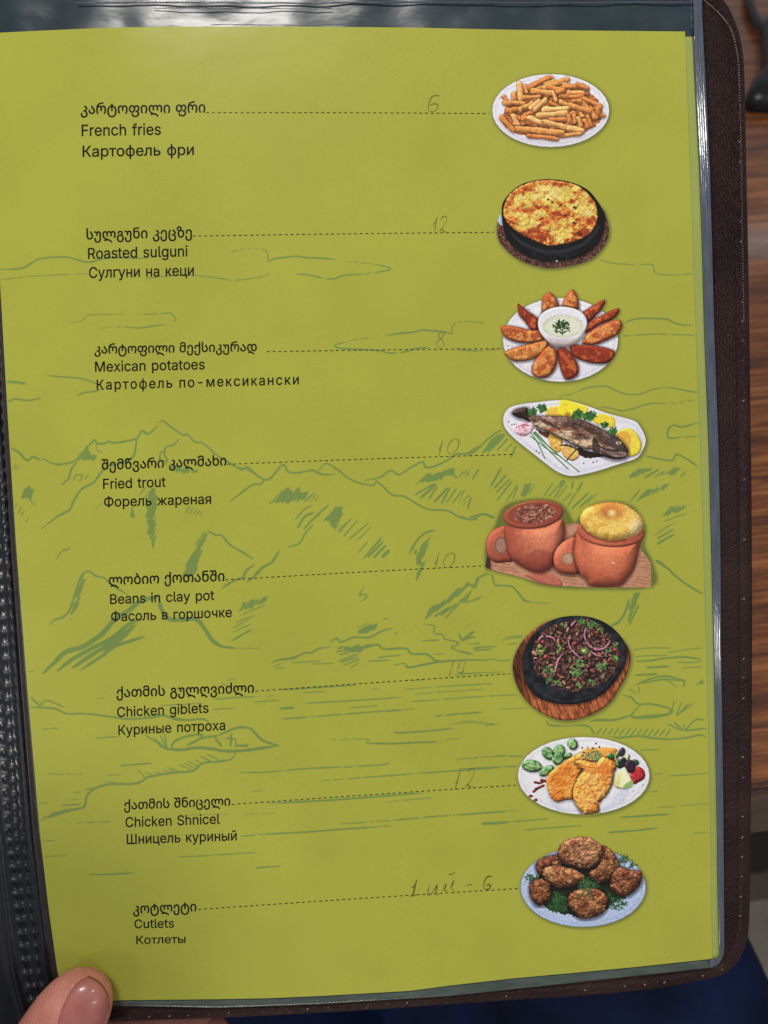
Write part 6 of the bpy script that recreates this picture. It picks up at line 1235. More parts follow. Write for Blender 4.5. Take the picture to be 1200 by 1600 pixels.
p.sprig('herb_garnish', 650, 178, 72, 60, (150, 126, 70), (206, 180, 120), 16, 9, 1)
p.sprig('herb_garnish', 690, 190, 52, 56, (50, 84, 44), (130, 168, 104), 15, 7, 2)
for x, y in [(585,125),(700,90),(728,118),(590,190),(676,130),(600,165)]:
    p.oval('', x, y, 8, 7, (36, 28, 36))
p.poly('tomato', (1000,300,1040,280,1085,295,1110,340,1100,385,1050,415,1020,430,985,380), lambda x, y, d: mixc((192, 52, 52), (150, 30, 38), fbm(x, y, 22, 3, 2)), rnd=34, amb=0.4, bump=5, bscale=14, hl=0.5)
for i, (x, y, rx, ry, rot, c) in enumerate([(1025, 247, 34, 26, 20, (44, 84, 50)), (825, 197, 34, 26, 10, (50, 90, 44)), (880, 180, 20, 26, 20, (84, 110, 60)), (915, 160, 28, 38, 10, (54, 42, 56)), (905, 258, 40, 40, 0, (30, 46, 38)), (985, 280, 44, 56, -10, (52, 32, 48)), (935, 225, 26, 18, 40, (30, 44, 34)), (965, 205, 16, 30, 10, (150, 160, 110))]):
    p.oval('dark_sprout', x, y, rx, ry, c, rot=rot, rnd=22, amb=0.35, hl=0.5, shadow=0.3)
p.stick('', (855,180,865,220,880,270), 7, (176, 186, 110))
p.poly('zucchini', (856,440,870,360,905,305,940,288,965,330,1000,400,1000,440,960,462,900,464), lambda x, y, d: mixc((222, 222, 180), (196, 190, 110), sstep(900, 860, x) if False else 1 - sstep(860, 930, x)), rnd=16, amb=0.6, shadow=0.3)
p.poly('', (925,445,1000,392,1002,440,960,464), (136, 166, 96), wob=3)
for q, w in [((190,412,235,418,272,398), 20), ((245,395,275,402), 24), ((180,490,215,462,262,440), 22), ((195,465,240,450), 16)]:
    p.stick('sauce_drop', q, w, (108, 34, 40), rnd=8, amb=0.5, hl=0.3)
for x, y, r in [(157, 527, 14), (198, 560, 14)]:
    p.oval('sauce_drop', x, y, r * 1.3, r * 0.8, (116, 36, 42), rnd=8, amb=0.5)
for x, y in [(1012,485),(1090,435),(930,560)]:
    p.oval('', x, y, 5, 4, (80, 92, 60))
p.finish()

# -- cutlets
p = Picture('printed picture of browned cutlets piled with dill on a bluish oval plate', (800, 1300), 5.4545, (220, 155), 1.1, 141)
p.halo(ell(607, 470, 533, 338), 34, 0.5)
p.oval('plate', 607, 470, 533, 338, china((163, 178, 210)), edge=(120, 140, 176), edge_w=9)
p.poly('', (240,320,420,220,760,220,920,320,980,520,820,640,620,720,400,690,260,600), (26, 34, 22), wob=24, wscale=30)
DG = [(24, 52, 26), (62, 104, 58)]
for i, (x, y, r, n) in enumerate([(165, 400, 52, 60), (390, 610, 100, 170), (900, 600, 78, 110), (955, 240, 40, 40), (1030, 280, 28, 20), (350, 560, 70, 60), (850, 540, 60, 50)]):
    p.sprig('dill', x, y, r, n, DG[0], DG[1], 26, 5, i)


def cut(a, b, sd):
    def f(x, y, d):
        n = fbm(x, y, 30, sd, 4)
        c = mixc(a, b, sstep(0.34, 0.66, n))
        t = sstep(0.64, 0.78, fbm(x, y, 14, sd + 5, 3))
        return c * (1 - 0.7 * t[..., None]) + np.array((196, 152, 104)) * 0.7 * t[..., None]
    return f


CT = [(760,118,830,140,892,220,916,300,860,380,765,437,680,402,660,340,740,270), (868,330,930,295,1010,322,1102,338,1098,430,1040,510,960,547,870,522,835,470), (203,280,250,222,330,200,385,196,430,250,400,320,300,350,235,375), (255,360,285,300,390,288,540,318,625,385,580,432,500,467,400,477,310,442), (148,470,180,412,260,400,325,450,325,560,270,622,210,620,160,552), (480,620,490,540,560,490,700,478,790,528,818,590,772,690,650,737,560,722), (393,200,400,130,460,70,570,40,690,58,762,118,768,190,712,282,620,318,530,292,440,268)]
CC = [((134, 88, 56), (92, 52, 32)), ((126, 76, 50), (86, 44, 30)), ((124, 74, 48), (82, 42, 28)), ((160, 114, 72), (112, 66, 40)), ((130, 80, 52), (84, 42, 26)), ((148, 100, 64), (98, 54, 34)), ((158, 112, 78), (112, 66, 44))]
for i in (0, 1, 2, 3, 4, 5, 6):
    p.poly('cutlet', CT[i], cut(*CC[i], 30 + i), rnd=62, bump=19, bscale=26, amb=0.34, light=(-0.15, -0.62, 0.62), wob=8, wscale=16, shadow=0.65, sh_w=30, sh_off=(2, 9), edge=(58, 32, 22), edge_w=9, hl=0.15)
    if i == 4:
        p.sprig('dill', 640, 460, 84, 95, DG[0], DG[1], 30, 5, 20)
p.sprig('dill', 640, 455, 60, 46, DG[0], (84, 126, 74), 32, 4, 33)
p.sprig('dill', 640, 510, 60, 22, DG[0], DG[1], 30, 4, 36)
p.finish()

# ---------------------------------------------------------------- the menu folder: leather cover, plastic sleeve, spine
folder = empty('menu_folder', (0.105, 0.15, -0.004))
tag(folder, 'brown leather menu folder with stitched edge and bluish plastic sleeve, held open', 'menu folder')
bpy.context.view_layer.update()


def adopt(o, par):
    o.parent = par
    o.matrix_parent_inverse = par.matrix_world.inverted()
    return o


def smooth_loop(pts, step=6.0):
    P = curve_pts(pts, 10, True)
    L = np.r_[0, np.cumsum(np.linalg.norm(np.diff(np.vstack([P, P[:1]]), axis=0), axis=1))]
    n = int(L[-1] / step)
    s = np.linspace(0, L[-1], n, endpoint=False)
    Q = np.vstack([P, P[:1]])
    return np.stack([np.interp(s, L, Q[:, 0]), np.interp(s, L, Q[:, 1])], 1)


def slab(name, loop_px, z, profile, mat, hem=None):
    """Solid plate with a rounded rim; profile = (inset, depth) from the middle of the top to the underside, in metres."""
    base = unproj(loop_px[:, 0], loop_px[:, 1], z)
    t = np.roll(base, -1, 0) - np.roll(base, 1, 0)
    nn = np.stack([t[:, 1], -t[:, 0]], 1)
    nn /= np.linalg.norm(nn, axis=1)[:, None]
    cen = base[:, :2].mean(0)
    if ((base[:, :2] - cen) * nn).sum() < 0:
        nn = -nn
    V, Fc = [], []
    n = len(base)
    for ins, dz in profile:
        r = base.copy()
        r[:, :2] -= nn * ins
        r[:, 2] += dz
        V.append(r)
    for k in range(len(profile) - 1):
        for i in range(n):
            j = (i + 1) % n
            Fc.append([k * n + i, k * n + j, (k + 1) * n + j, (k + 1) * n + i])
    Fc.append(list(range(n))[::-1])
    Fc.append([(len(profile) - 1) * n + i for i in range(n)])
    o = build(name, np.vstack(V), Fc, mat, smooth=True)
    bm_fix(o)
    return o


def bm_fix(o):
    import bmesh
    bm = bmesh.new()
    bm.from_mesh(o.data)
    bmesh.ops.recalc_face_normals(bm, faces=bm.faces)
    bm.to_mesh(o.data)
    bm.free()


COVER_Z = -0.0032
right_edge = [(1104,-40),(1124,-14),(1141,8),(1151,30),(1158,50),(1163,75),(1166,110),(1168,200),(1170,300),(1173,450),(1175,600),(1177,750),(1178,900),(1178,1050),(1177,1200),(1176,1300),(1175,1380),(1173,1450),(1168,1478),(1157,1502),(1141,1519),(1120,1530),(1060,1542),(1000,1551),(900,1560),(800,1566),(700,1573),(600,1580),(500,1586),(340,1594),(190,1600),(60,1606),(-60,1612)]
cover_loop = smooth_loop(right_edge + [(-180, 1618), (-240, 1560), (-270, 800), (-290, -60), (-230, -110), (400, -90), (1000, -70)], 7)
prof = [(0.0105, 0.0), (0.0062, 0.0), (0.0052, 0.0), (0.0047, -0.00035), (0.0042, -0.00035), (0.0036, 0.0001), (0.0022, 0.00022), (0.0011, 0.0), (0.0003, -0.0006), (0.0, -0.0014), (0.0004, -0.0024), (0.0016, -0.0032)]
cover = adopt(slab('cover', cover_loop, COVER_Z, prof, M_LEATHER), folder)
cover['label'] = 'dark brown grained leather cover with rounded corners'

# seam: dark thread lying in the groove, with a pale point where it dives into each stitch hole
seam_px = curve_pts([(1090,-6),(1112,12),(1128,28),(1141,48),(1148,75),(1152,105),(1155,200),(1157,330),(1160,500),(1162,650),(1163,800),(1162,1000),(1161,1170),(1160,1300),(1157,1420),(1154,1475),(1146,1499),(1131,1513),(1100,1524),(1050,1533),(1000,1539),(900,1548),(800,1556),(700,1562),(600,1569),(500,1575),(340,1584),(200,1590)], 40)
L = np.r_[0, np.cumsum(np.linalg.norm(np.diff(seam_px, axis=0), axis=1))]


def seam_at(s):
    return np.array([np.interp(s, L, seam_px[:, 0]), np.interp(s, L, seam_px[:, 1])])


V, Fc, MI = [], [], []


def tube(pts3, rads, mi, nseg=6):
    pts3 = np.asarray(pts3)
    tg = np.gradient(pts3, axis=0)
    b0 = len(V)
    for p, t, r in zip(pts3, tg, rads):
        t = t / (np.linalg.norm(t) + 1e-12)
        a = np.cross(t, (0.13, 0.21, 0.97)); a /= np.linalg.norm(a) + 1e-12
        b = np.cross(t, a)
        for q in range(nseg):
            th = 2 * math.pi * q / nseg
            V.append(p + r * (math.cos(th) * a + math.sin(th) * b))
    for k in range(len(pts3) - 1):
        for q in range(nseg):
            w = (q + 1) % nseg
            Fc.append([b0 + k * nseg + q, b0 + k * nseg + w, b0 + (k + 1) * nseg + w, b0 + (k + 1) * nseg + q])
            MI.append(mi)


s = 4.0
while s < L[-1] - 31:
    q = np.array([seam_at(s + u) for u in np.linspace(3, 27, 9)])
    tw = 0.00006 * np.sin(np.linspace(0, 14, 9))
    P3 = unproj(q[:, 0], q[:, 1], COVER_Z - 0.00020)
    P3[:, 2] += tw
    tube(P3, 0.00027 * np.array([0.5, 0.95, 1, 1, 1, 1, 1, 0.95, 0.5]), 0)
    if random.random() < (0.62 if s > 620 else 0.3):
        e = seam_at(s + 30 + random.uniform(-1, 1))
        d = random.uniform(-2.5, 2.5)
        P3 = unproj(np.array([e[0] - 1.6, e[0], e[0] + 1.6]), np.array([e[1] + 1 + d * 0.2, e[1], e[1] - 1]), COVER_Z + 0.00010)
        tube(P3, random.uniform(0.3, 0.8) * np.array([0.00014, 0.00036, 0.00014]), 1)
    if s < 520:          # the twisted thread stands up along the upper part of the edge
        for u in np.arange(2, 29, 4.2):
            e = seam_at(s + u)
            P3 = unproj(np.array([e[0] + 0.5, e[0] + 2.2, e[0] + 3.6]), np.array([e[1] - 1.8, e[1], e[1] + 1.6]), COVER_Z + 0.0001)
            tube(P3, np.array([0.00008, 0.00019, 0.00008]), 2)
    s += 31.0
M_TWIST = plain_material('brown_twisted_thread', (110, 92, 88), 0.4)
adopt(build('stitching', np.array(V), Fc, [M_SEAM, M_THREAD, M_TWIST], mat_idx=MI, smooth=True), folder)

# back of the plastic sleeve: margins seen round the page
sl_out = [(sleeve_right(y), y) for y in np.linspace(-40, 1470, 60)] + [(1131.5, 1486), (1129, 1498), (1123, 1507), (1115, 1511.5)] + [(x, float(sleeve_bottom(x))) for x in np.linspace(1100, 60, 50)] + [(-40, 1575), (-60, 1400), (-80, 800), (-120, -40)]
u, v = np.meshgrid(np.linspace(0, 1, 70), np.linspace(0, 1, 200))
X, Y = sheet(lambda y: page_left(y) - 2, lambda y: sleeve_right(y) - np.where(y > 1470, (y - 1470) ** 2 / 95.0, 0) * 0.8, lambda x: -45 + 0 * x, lambda x: sleeve_bottom(x) + 0 * x, 150, 220)
rip = 0.0010 * (fbm(X, Y, 70, 3, 3, 0.1, 1.6) - 0.5) * (Y < 130) + 0.00012 * np.sin(X / 17.0) * (Y < 60)
sleeve = adopt(build('sleeve', unproj(X, Y, -0.0009 + rip).reshape(-1, 3), None, M_SLEEVE, quads=grid_quads(*X.shape), smooth=True), folder)
sleeve['label'] = 'bluish plastic pocket, its margins showing round the page'

# welded rim of the pocket stack along the outer edge: a low ridged bead that catches the lamps
nt = 36
yy = np.linspace(-45, 1478, 520)
inner = np.stack([np.where(yy < 60, 1083 + (yy + 45) * 0.004, page_right_under(yy) + 0.5), yy], 1)
outer = np.stack([sleeve_right(yy), yy], 1)
arc = np.linspace(0, np.pi / 2, 24)[1:]
corner = np.stack([1109.5 + 22 * np.cos(arc), 1482 + 29.5 * np.sin(arc)], 1)
inner = np.vstack([inner, np.stack([np.interp(arc, [0, 0.8, np.pi / 2], [1123.5, 1123.5, 1109]), np.interp(arc, [0, 0.8, np.pi / 2], [1479, 1496.5, 1498.5])], 1)])
outer = np.vstack([outer, corner])
ny = len(inner)
tt = np.tile(np.linspace(0, 1, nt), (ny, 1))
Xr = inner[:, :1] + (outer - inner)[:, :1] * tt
yy = inner[:, 1:] + (outer - inner)[:, 1:] * tt
hh = 0.00052 * (1 - tt) * sstep(0, 0.12, tt) + 0.00016 * np.sin(np.pi * tt) + 0.00008 * np.abs(np.sin(tt * np.pi * 4)) ** 0.6 + 0.00012 * (fbm(Xr, yy, 22, 9, 2, 1.57, 5) - 0.5)
rim = adopt(build('sleeve', unproj(Xr, yy, -0.0003 + hh).reshape(-1, 3), None, M_RAIL, quads=grid_quads(ny, nt), smooth=True), folder)
rim.name = 'sleeve_rim'
rim['label'] = 'shiny ridged plastic edge of the stacked pockets'

# lower welded hem
nx, nt = 260, 16
xx, tt = np.meshgrid(np.linspace(60, 1112, nx), np.linspace(0, 1, nt), indexing='ij')
yi, yo = page_bottom(xx) + 1.5, sleeve_bottom(xx)
Yr = yi + (yo - yi) * tt
hh = 0.00025 * np.sin(np.pi * tt) + 0.00030 * np.exp(-((tt - 0.93) / 0.06) ** 2)
hem = adopt(build('sleeve_hem', unproj(xx, Yr, -0.0006 + hh).reshape(-1, 3), None, plastic_material('grey_green_plastic_hem', (74, 84, 80), 0.2, 500, 0.25, (0.2, 1, 1)), quads=grid_quads(nx, nt), smooth=True), folder)
V, Fc, MI = [], [], []
for ox, oy, r, x0, x1 in [(0, 4.0, 0.00022, 120, 1090), (0, 13, 0.00014, 240, 520), (0, 38.5, 0.00012, 330, 560)]:
    xs = np.linspace(x0, x1, 160)
    ys = oy + 1.0 * np.sin(xs / 60.0) * 0.5 + 0.7 * (vnoise(xs / 14, xs * 0, 3) - 0.5)
    tube(unproj(xs, ys, -0.0002), np.full(160, r), 0, 6)
lip = adopt(build('pocket_lip', np.array(V), Fc, M_RAIL, smooth=True), folder)
lip['label'] = 'thin crimped plastic lip at the open top of the pocket'

# spine side: folded plastic with an embossed zigzag weld
ny, nt = 820, 110
yy, tt = np.meshgrid(np.linspace(-40, 1640, ny), np.linspace(-150, -0.5, nt), indexing='ij')
Xs = page_left(yy) + tt
tb = -30.5 - (yy - 1000) * 0.02
hh = 0.0011 * np.exp(-((tt + 17 + (yy - 1000) * 0.004) / 6.0) ** 2)
ph = yy / 21.0
for k, (off, shift, sgn) in enumerate([(0, 0.0, 1), (-11, 0.5, -1), (11, 0.5, -1)]):
    cx = tb + off
    dy = (np.mod(ph + shift, 1.0) - 0.5) * 21
    hh = hh + sgn * 0.00045 * np.exp(-((tt - cx) / 4.2) ** 2 - (dy / 5.0) ** 2)
hh = hh + 0.0003 * np.exp(-((tt - tb - 2 * np.sin(ph * 2 * np.pi)) / 12.0) ** 2)
hh = hh - 0.0005 * sstep(-14, 0, tt)
fold = 0.0016 * np.exp(-((tt + 72) / 9.0) ** 2) - 0.0008 * sstep(-60, -150, tt)
ss = build('spine_strip', unproj(Xs, yy, -0.0013 + hh + fold).reshape(-1, 3), None, [M_SPINE, M_SPINE_EDGE], quads=grid_quads(ny, nt), smooth=True,
           mat_idx=(tt[:-1, :-1] > -9.5).astype(int).ravel())
adopt(ss, folder)
ss['label'] = 'navy plastic binding strip embossed with a zigzag row of dots'

# ---------------------------------------------------------------- the table, boards added for the shade beneath it and the floor (the menu is tipped up towards the reader)
th = math.radians(40)
U = np.array([0.9986, 0.052, 0.0]); U /= np.linalg.norm(U)
Nn = np.array([0, math.sin(th), math.cos(th)])
Nn = Nn - U * (Nn @ U); Nn /= np.linalg.norm(Nn)
Vv = np.cross(Nn, U)
P0 = unproj(np.array([1186.0]), np.array([1246.0]), -0.055, curved=False)[0]
Mt = Matrix(((U[0], Vv[0], Nn[0], P0[0]), (U[1], Vv[1], Nn[1], P0[1]), (U[2], Vv[2], Nn[2], P0[2]), (0, 0, 0, 1)))


def box(name, lo, hi, mat, bev=0.003):
    import bmesh
    bm = bmesh.new()
    bmesh.ops.create_cube(bm, size=1)
    for v in bm.verts:
        v.co = [lo[i] + (v.co[i] + 0.5) * (hi[i] - lo[i]) for i in range(3)]
    bmesh.ops.bevel(bm, geom=list(bm.edges), offset=bev, segments=2, affect='EDGES')
    me = bpy.data.meshes.new(name)
    bm.to_mesh(me)
    bm.free()
    me.materials.append(mat)
    o = bpy.data.objects.new(name, me)
    COL.objects.link(o)
    return o


M_WOOD = wood_material('red_brown_table_wood', (40, 18, 8), (112, 58, 22), (166, 102, 50))
M_WOOD2 = wood_material('dark_table_edge', (44, 30, 22), (66, 46, 34), (92, 66, 48), 0.7, 0.1)
table = empty('wooden_table')
table.matrix_world = Mt
tag(table, 'red-brown wooden table with streaky grain under the folder', 'table')
bpy.context.view_layer.update()
box('table_top', (-0.75, 0.004, -0.012), (0.75, 1.5, 0.0), M_WOOD, 0.002).parent = table
M_SHADE = wood_material('under_table_shade', (4, 4, 4), (7, 6, 5), (10, 9, 8), 0.7, 0.0)  # matte black standing in for the deep shade under the table
M_SHADE.node_tree.nodes['Principled BSDF'].inputs['Specular IOR Level'].default_value = 0.05
box('shade_panel', (-0.6, 0.03, -0.37), (0.6, 0.05, -0.0665), M_SHADE).parent = table  # dark panel added in place of the shadow below the table edge
box('half_shade_board', (-0.6, 0.028, -0.54), (0.6, 0.05, -0.371), M_WOOD2).parent = table  # brown board added for the softer edge of that shadow
fr = box('front_edge', (-0.75, 0.0, -0.066), (0.75, 0.0038, -0.0015), M_WOOD2, 0.0012); fr.parent = table
for sx in (-0.68, 0.68):
    box('leg', (sx - 0.03, 0.05, -0.715), (sx + 0.03, 0.11, -0.0125), M_WOOD2).parent = table
    box('leg', (sx - 0.03, 1.40, -0.715), (sx + 0.03, 1.46, -0.0125), M_WOOD2).parent = table

M_FLOOR, nt_, b_ = new_mat('grey_floor')
nz = node(nt_, 'ShaderNodeTexNoise'); nz.inputs['Scale'].default_value = 14; nz.inputs['Detail'].default_value = 5
nt_.links.new(mapping(nt_), nz.inputs['Vector'])
nt_.links.new(ramp(nt_, nz.outputs['Fac'], [(0.3, lin((120, 110, 100))), (0.7, lin((158, 148, 138)))]), b_.inputs['Base Color'])
b_.inputs['Roughness'].default_value = 0.5
fl = build('floor', [(-3, -3, 0), (3, -3, 0), (3, 3, 0), (-3, 3, 0)], [[0, 1, 2, 3]], M_FLOOR)
fl.matrix_world = Mt @ Matrix.Translation((0, 0, -0.72))
tag(fl, kind='structure')

# dark carrier bag / strap at the far side of the table
M_BAG = plain_material('black_leather', (16, 14, 15), 0.35)


def table_pt(px, py, h):
    return on_plane(np.array(px, float), np.array(py, float), P0 + Nn * h, Nn)


V, Fc, MI = [], [], []
bag = empty('handbag'); bag.location = table_pt([1230.], [120.], 0.0)[0]
tag(bag, 'black handbag with a curved strap standing on the table beyond the folder', 'handbag')
bpy.context.view_layer.update()
# body: rounded lump
rings = []
for k, (hz, sc) in enumerate([(0.0, 0.97), (0.002, 1.0), (0.008, 1.0), (0.014, 0.95), (0.018, 0.7), (0.020, 0.05)]):
    lp = curve_pts([(1190,48),(1187,80),(1189,110),(1192,136),(1176,143),(1166,150),(1163,172),(1200,178),(1300,170),(1380,100),(1330,20),(1240,10)], 5, True)
    c = lp.mean(0)
    q = c + (lp - c) * sc
    rings.append(table_pt(lp[:, 0], lp[:, 1], 0.0) if k == 0 else on_plane(q[:, 0], q[:, 1], P0, Nn) + Nn * hz)
n = len(rings[0])
V = np.vstack(rings)
Fc = [[k * n + i, k * n + (i + 1) % n, (k + 1) * n + (i + 1) % n, (k + 1) * n + i] for k in range(len(rings) - 1) for i in range(n)]
Fc.append([(len(rings) - 1) * n + i for i in range(n)])
o = build('bag_body', V, Fc, M_BAG, smooth=True); bm_fix(o); adopt(o, bag)
V, Fc, MI = [], [], []
sp = curve_pts([(1176, -60), (1171, -20), (1172, 5), (1178, 24), (1188, 42), (1202, 58), (1222, 70)], 8)
tube(table_pt(sp[:, 0], sp[:, 1], 0.006), np.full(len(sp), 0.0042), 0, 8)
adopt(build('strap', np.array(V), Fc, M_BAG, smooth=True), bag)

# ---------------------------------------------------------------- the person: hand and trousers
person = empty('person', (-0.02, -0.03, -0.03))
tag(person, 'hand with glossy rose-brown nails gripping the folder corner, navy trousers below', 'person')
bpy.context.view_layer.update()


def at(px, py, z):
    return unproj(np.array([float(px)]), np.array([float(py)]), z, curved=False)[0]


def loft(path, closed_ends=True, nseg=28):
    """path: (point, half width across, half thickness, up vector); returns verts, faces of a rounded limb."""
    V, Fc = [], []
    P = np.array([p[0] for p in path])
    tg = np.gradient(P, axis=0)
    for (p, a, b, up), t in zip(path, tg):
        t = t / np.linalg.norm(t)
        side = np.cross(t, up); side /= np.linalg.norm(side)
        u2 = np.cross(side, t)
        for q in range(nseg):
            an = 2 * math.pi * q / nseg
            V.append(p + side * a * math.cos(an) + u2 * b * math.sin(an))
    m = len(path)
    for k in range(m - 1):
        for q in range(nseg):
            w = (q + 1) % nseg
            Fc.append([k * nseg + q, k * nseg + w, (k + 1) * nseg + w, (k + 1) * nseg + q])
    Fc.append(list(range(nseg))[::-1])
    Fc.append([(m - 1) * nseg + q for q in range(nseg)])
    return V, Fc


def limb(keys, n=26, up=(0, 0, 1)):
    """Smooth limb through key rows (x px, y px, z, half width, half thickness)."""
    K = np.array([list(at(k[0], k[1], k[2])) + [k[3], k[4]] for k in keys])
    C = curve_pts(K, 8)
    return loft([(c[:3], max(c[3], 2e-4), max(c[4], 2e-4), np.array(up, float)) for c in C])


parts = []
# thumb, lying over the page edge
parts.append(limb([(-150, 1960, -0.020, 0.0150, 0.0150), (-60, 1830, -0.004, 0.0128, 0.0125), (10, 1735, 0.0075, 0.0118, 0.0108), (55, 1668, 0.0090, 0.0116, 0.0096), (92, 1612, 0.0078, 0.0117, 0.0086), (119, 1573, 0.0066, 0.0110, 0.0076), (138, 1546, 0.0058, 0.0090, 0.0062), (150, 1529, 0.0052, 0.0060, 0.0042), (156, 1520, 0.0049, 0.0020, 0.0015)]))
# index finger under the folder, its tip showing below the edge
parts.append(limb([(-130, 1900, -0.036, 0.0105, 0.0105), (20, 1760, -0.030, 0.0098, 0.0098), (130, 1668, -0.022, 0.0090, 0.0090), (210, 1632, -0.0175, 0.0086, 0.0086), (290, 1625, -0.0165, 0.0080, 0.0080), (335, 1624, -0.0165, 0.0068, 0.0068), (354, 1625, -0.0165, 0.0044, 0.0044), (362, 1626, -0.0165, 0.0014, 0.0014)]))
# the other three fingers curl under the folder, below the picture
for kx, (x1, y1, x2, y2) in enumerate([(150, 1800, 330, 1712), (110, 1880, 270, 1800), (40, 1960, 180, 1890)]):
    parts.append(limb([(-160, 1960 + kx * 30, -0.040, 0.0105, 0.0105), (x1 - 110, y1 + 40, -0.034, 0.0095, 0.0095), (x1, y1, -0.026, 0.0088, 0.0088), ((x1 + x2) / 2, (y1 + y2) / 2, -0.020, 0.0082, 0.0082), (x2, y2, -0.018, 0.0066, 0.0066), (x2 + 18, y2 - 8, -0.018, 0.0020, 0.0020)]))
# palm and wrist
parts.append(limb([(-60, 1850, -0.028, 0.020, 0.014), (-140, 1930, -0.034, 0.036, 0.018), (-220, 2040, -0.038, 0.038, 0.019), (-290, 2150, -0.040, 0.030, 0.020), (-380, 2300, -0.045, 0.029, 0.022), (-560, 2600, -0.05, 0.034, 0.030)]))
V, Fc = [], []
for v, f in parts:
    b0 = len(V)
    V += list(v)
    Fc += [[i + b0 for i in q] for q in f]
hand = build('hand', np.array(V), Fc, M_SKIN)
rm = hand.modifiers.new('r', 'REMESH'); rm.mode = 'VOXEL'; rm.voxel_size = 0.0011
sm = hand.modifiers.new('s', 'SMOOTH'); sm.iterations = 6; sm.factor = 0.5
bpy.context.view_layer.update()
me2 = bpy.data.meshes.new_from_object(hand.evaluated_get(bpy.context.evaluated_depsgraph_get()))
hand.modifiers.clear()
hand.data = me2
me2.polygons.foreach_set('use_smooth', np.ones(len(me2.polygons), bool))
if not me2.materials:
    me2.materials.append(M_SKIN)
adopt(hand, person)
hand['label'] = 'bare hand, thumb on top of the page and fingers beneath the folder'

M_NAIL, nt_, b_ = new_mat('rose_nail_lacquer')
nz = node(nt_, 'ShaderNodeTexNoise'); nz.inputs['Scale'].default_value = 200
nt_.links.new(mapping(nt_), nz.inputs['Vector'])
nt_.links.new(ramp(nt_, nz.outputs['Fac'], [(0.3, lin((176, 102, 96))), (0.7, lin((192, 120, 110)))]), b_.inputs['Base Color'])
b_.inputs['Roughness'].default_value = 0.36
b_.inputs['Coat Weight'].default_value = 0.35
b_.inputs['Coat Roughness'].default_value = 0.08
from mathutils.bvhtree import BVHTree


def nail(name, corners, lift, bulge=6.0):
    """Curved shell laid on the finger: corner loops traced in the photograph, projected on the skin and raised."""
    tree = BVHTree.FromPolygons([v.co[:] for v in me2.vertices], [p.vertices[:] for p in me2.polygons])
    a, b = curve_pts(corners[0], 6), curve_pts(corners[1], 6)
    nu, nv = 22, 16
    ia, ib = np.linspace(0, len(a) - 1, nu), np.linspace(0, len(b) - 1, nu)
    A = np.stack([np.interp(ia, range(len(a)), a[:, k]) for k in (0, 1)], 1)
    B = np.stack([np.interp(ib, range(len(b)), b[:, k]) for k in (0, 1)], 1)
    top, q = [], []
    for i in range(nu):
        for j in range(nv):
            w = j / (nv - 1)
            p = A[i] * (1 - w) + B[i] * w
            gr = (A[-1] - A[-4]) / 3 + (B[-1] - B[-4]) / 3
            p = p + gr / (np.linalg.norm(gr) + 1e-9) * bulge * math.sin(math.pi * w) * (i / (nu - 1)) ** 3
            d = rays(p[0], p[1]); d = d / np.linalg.norm(d)
            hit = tree.ray_cast(Vector(CAM), Vector(d))
            h = np.array(hit[0]) if hit[0] is not None else None
            u = i / (nu - 1)
            rise = lift * (math.sin(math.pi * min(max(w, 0.0), 1.0)) ** 0.5 * 0.8 + 0.2) * (0.45 + 0.75 * u)
            top.append((h, -d * rise, p))
    pts = []
    last = None
    for h, r, p in top:
        if h is None:
            h = last if last is not None else at(p[0], p[1], 0.008)
        last = h
        pts.append(h + r)
    pts = np.array(pts)
    low = pts + np.array([0, 0, -0.0011])
    qd = grid_quads(nu, nv)
    V = np.vstack([pts, low])
    N = nu * nv
    Fc = [list(f) for f in qd] + [list(f[::-1] + N) for f in qd]
    idx = np.arange(N).reshape(nu, nv)
    rimv = list(idx[0, :]) + list(idx[1:, -1]) + list(idx[-1, -2::-1]) + list(idx[-2:0:-1, 0])
    for k in range(len(rimv)):
        a_, b_2 = rimv[k], rimv[(k + 1) % len(rimv)]
        Fc.append([a_, b_2, b_2 + N, a_ + N])
    o = build(name, V, Fc, M_NAIL, smooth=True)
    bm_fix(o)
    adopt(o, hand)
    return o


nail('fingernail', ([(84, 1640), (90, 1600), (99, 1570), (111, 1547), (124, 1533), (136, 1528)], [(150, 1655), (156, 1620), (163, 1600), (169, 1585), (172, 1575), (170, 1563)]), 0.0010)
nail('fingernail', ([(318, 1606), (330, 1596), (345, 1591.5), (357, 1593)], [(318, 1640), (330, 1642), (345, 1640), (358, 1634)]), 0.0007)

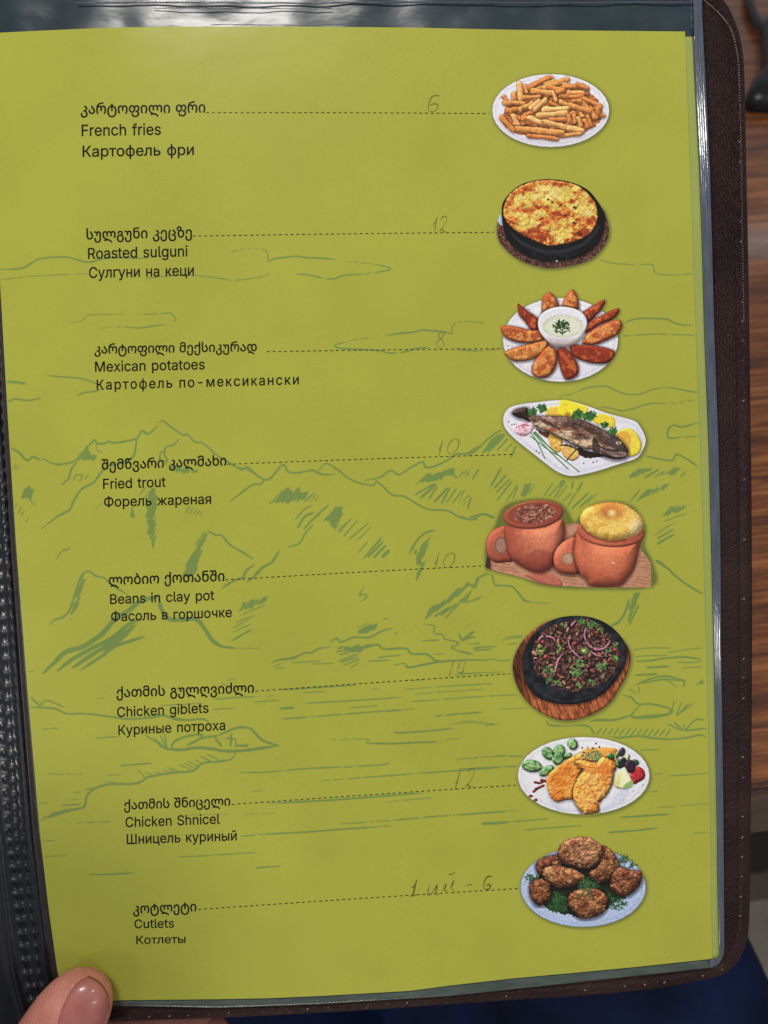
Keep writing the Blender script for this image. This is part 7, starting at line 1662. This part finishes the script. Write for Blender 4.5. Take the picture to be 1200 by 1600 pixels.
# trousers: two thighs in navy cloth
M_CLOTH, nt_, b_ = new_mat('navy_cloth')
wv = node(nt_, 'ShaderNodeTexNoise'); wv.inputs['Scale'].default_value = 700; wv.inputs['Detail'].default_value = 3
wb = node(nt_, 'ShaderNodeTexNoise'); wb.inputs['Scale'].default_value = 22; wb.inputs['Detail'].default_value = 4
mp_ = mapping(nt_)
nt_.links.new(mp_, wv.inputs['Vector']); nt_.links.new(mp_, wb.inputs['Vector'])
nt_.links.new(ramp(nt_, wb.outputs['Fac'], [(0.3, lin((7, 15, 38))), (0.7, lin((16, 32, 72)))]), b_.inputs['Base Color'])
b_.inputs['Roughness'].default_value = 0.85
b_.inputs['Specular IOR Level'].default_value = 0.15
bump(nt_, b_, wv.outputs['Fac'], 0.5, 0.0008)
V, Fc = [], []
for keys in ([(905, 1300, -0.17, 0.045, 0.045), (950, 1420, -0.17, 0.062, 0.06), (992, 1530, -0.17, 0.068, 0.066), (1060, 1700, -0.17, 0.072, 0.07), (1150, 1920, -0.17, 0.078, 0.075), (1260, 2200, -0.17, 0.084, 0.08)],
             [(330, 1380, -0.20, 0.05, 0.05), (400, 1520, -0.20, 0.066, 0.064), (520, 1760, -0.20, 0.074, 0.07), (720, 2200, -0.19, 0.086, 0.08)],
             [(640, 1300, -0.225, 0.08, 0.05), (700, 1480, -0.225, 0.12, 0.06), (760, 1760, -0.22, 0.14, 0.07), (900, 2200, -0.2, 0.1, 0.08)],
             [(560, 2150, -0.19, 0.05, 0.06), (1000, 2200, -0.185, 0.09, 0.085), (1380, 2180, -0.18, 0.05, 0.06)]):
    v, f = limb(keys)
    b0 = len(V)
    V += list(v); Fc += [[i + b0 for i in q] for q in f]
tr = build('trousers', np.array(V), Fc, M_CLOTH, smooth=True)
rm = tr.modifiers.new('r', 'REMESH'); rm.mode = 'VOXEL'; rm.voxel_size = 0.005
sm = tr.modifiers.new('s', 'SMOOTH'); sm.iterations = 8
bpy.context.view_layer.update()
me3 = bpy.data.meshes.new_from_object(tr.evaluated_get(bpy.context.evaluated_depsgraph_get()))
tr.modifiers.clear()
tr.data = me3
me3.polygons.foreach_set('use_smooth', np.ones(len(me3.polygons), bool))
if not me3.materials:
    me3.materials.append(M_CLOTH)
adopt(tr, person)
tr['label'] = 'navy blue trousers on the lap beneath the folder'

# unseen shoulder-like form added beside the folder to shade the page's lower left
V, Fc = [], []
C3 = np.array([(-0.27, -0.215, -0.02, 0.045), (-0.262, -0.215, 0.09, 0.066), (-0.252, -0.235, 0.22, 0.084), (-0.27, -0.28, 0.31, 0.078), (-0.35, -0.36, 0.38, 0.078), (-0.47, -0.48, 0.40, 0.078)])
C = curve_pts(C3, 8)
v, f = loft([(c[:3], c[3], c[3], np.array((0.2, 1.0, 0.3))) for c in C])
jm = build('shade_blocker', np.array(v), f, M_CLOTH, smooth=True)
adopt(jm, person)
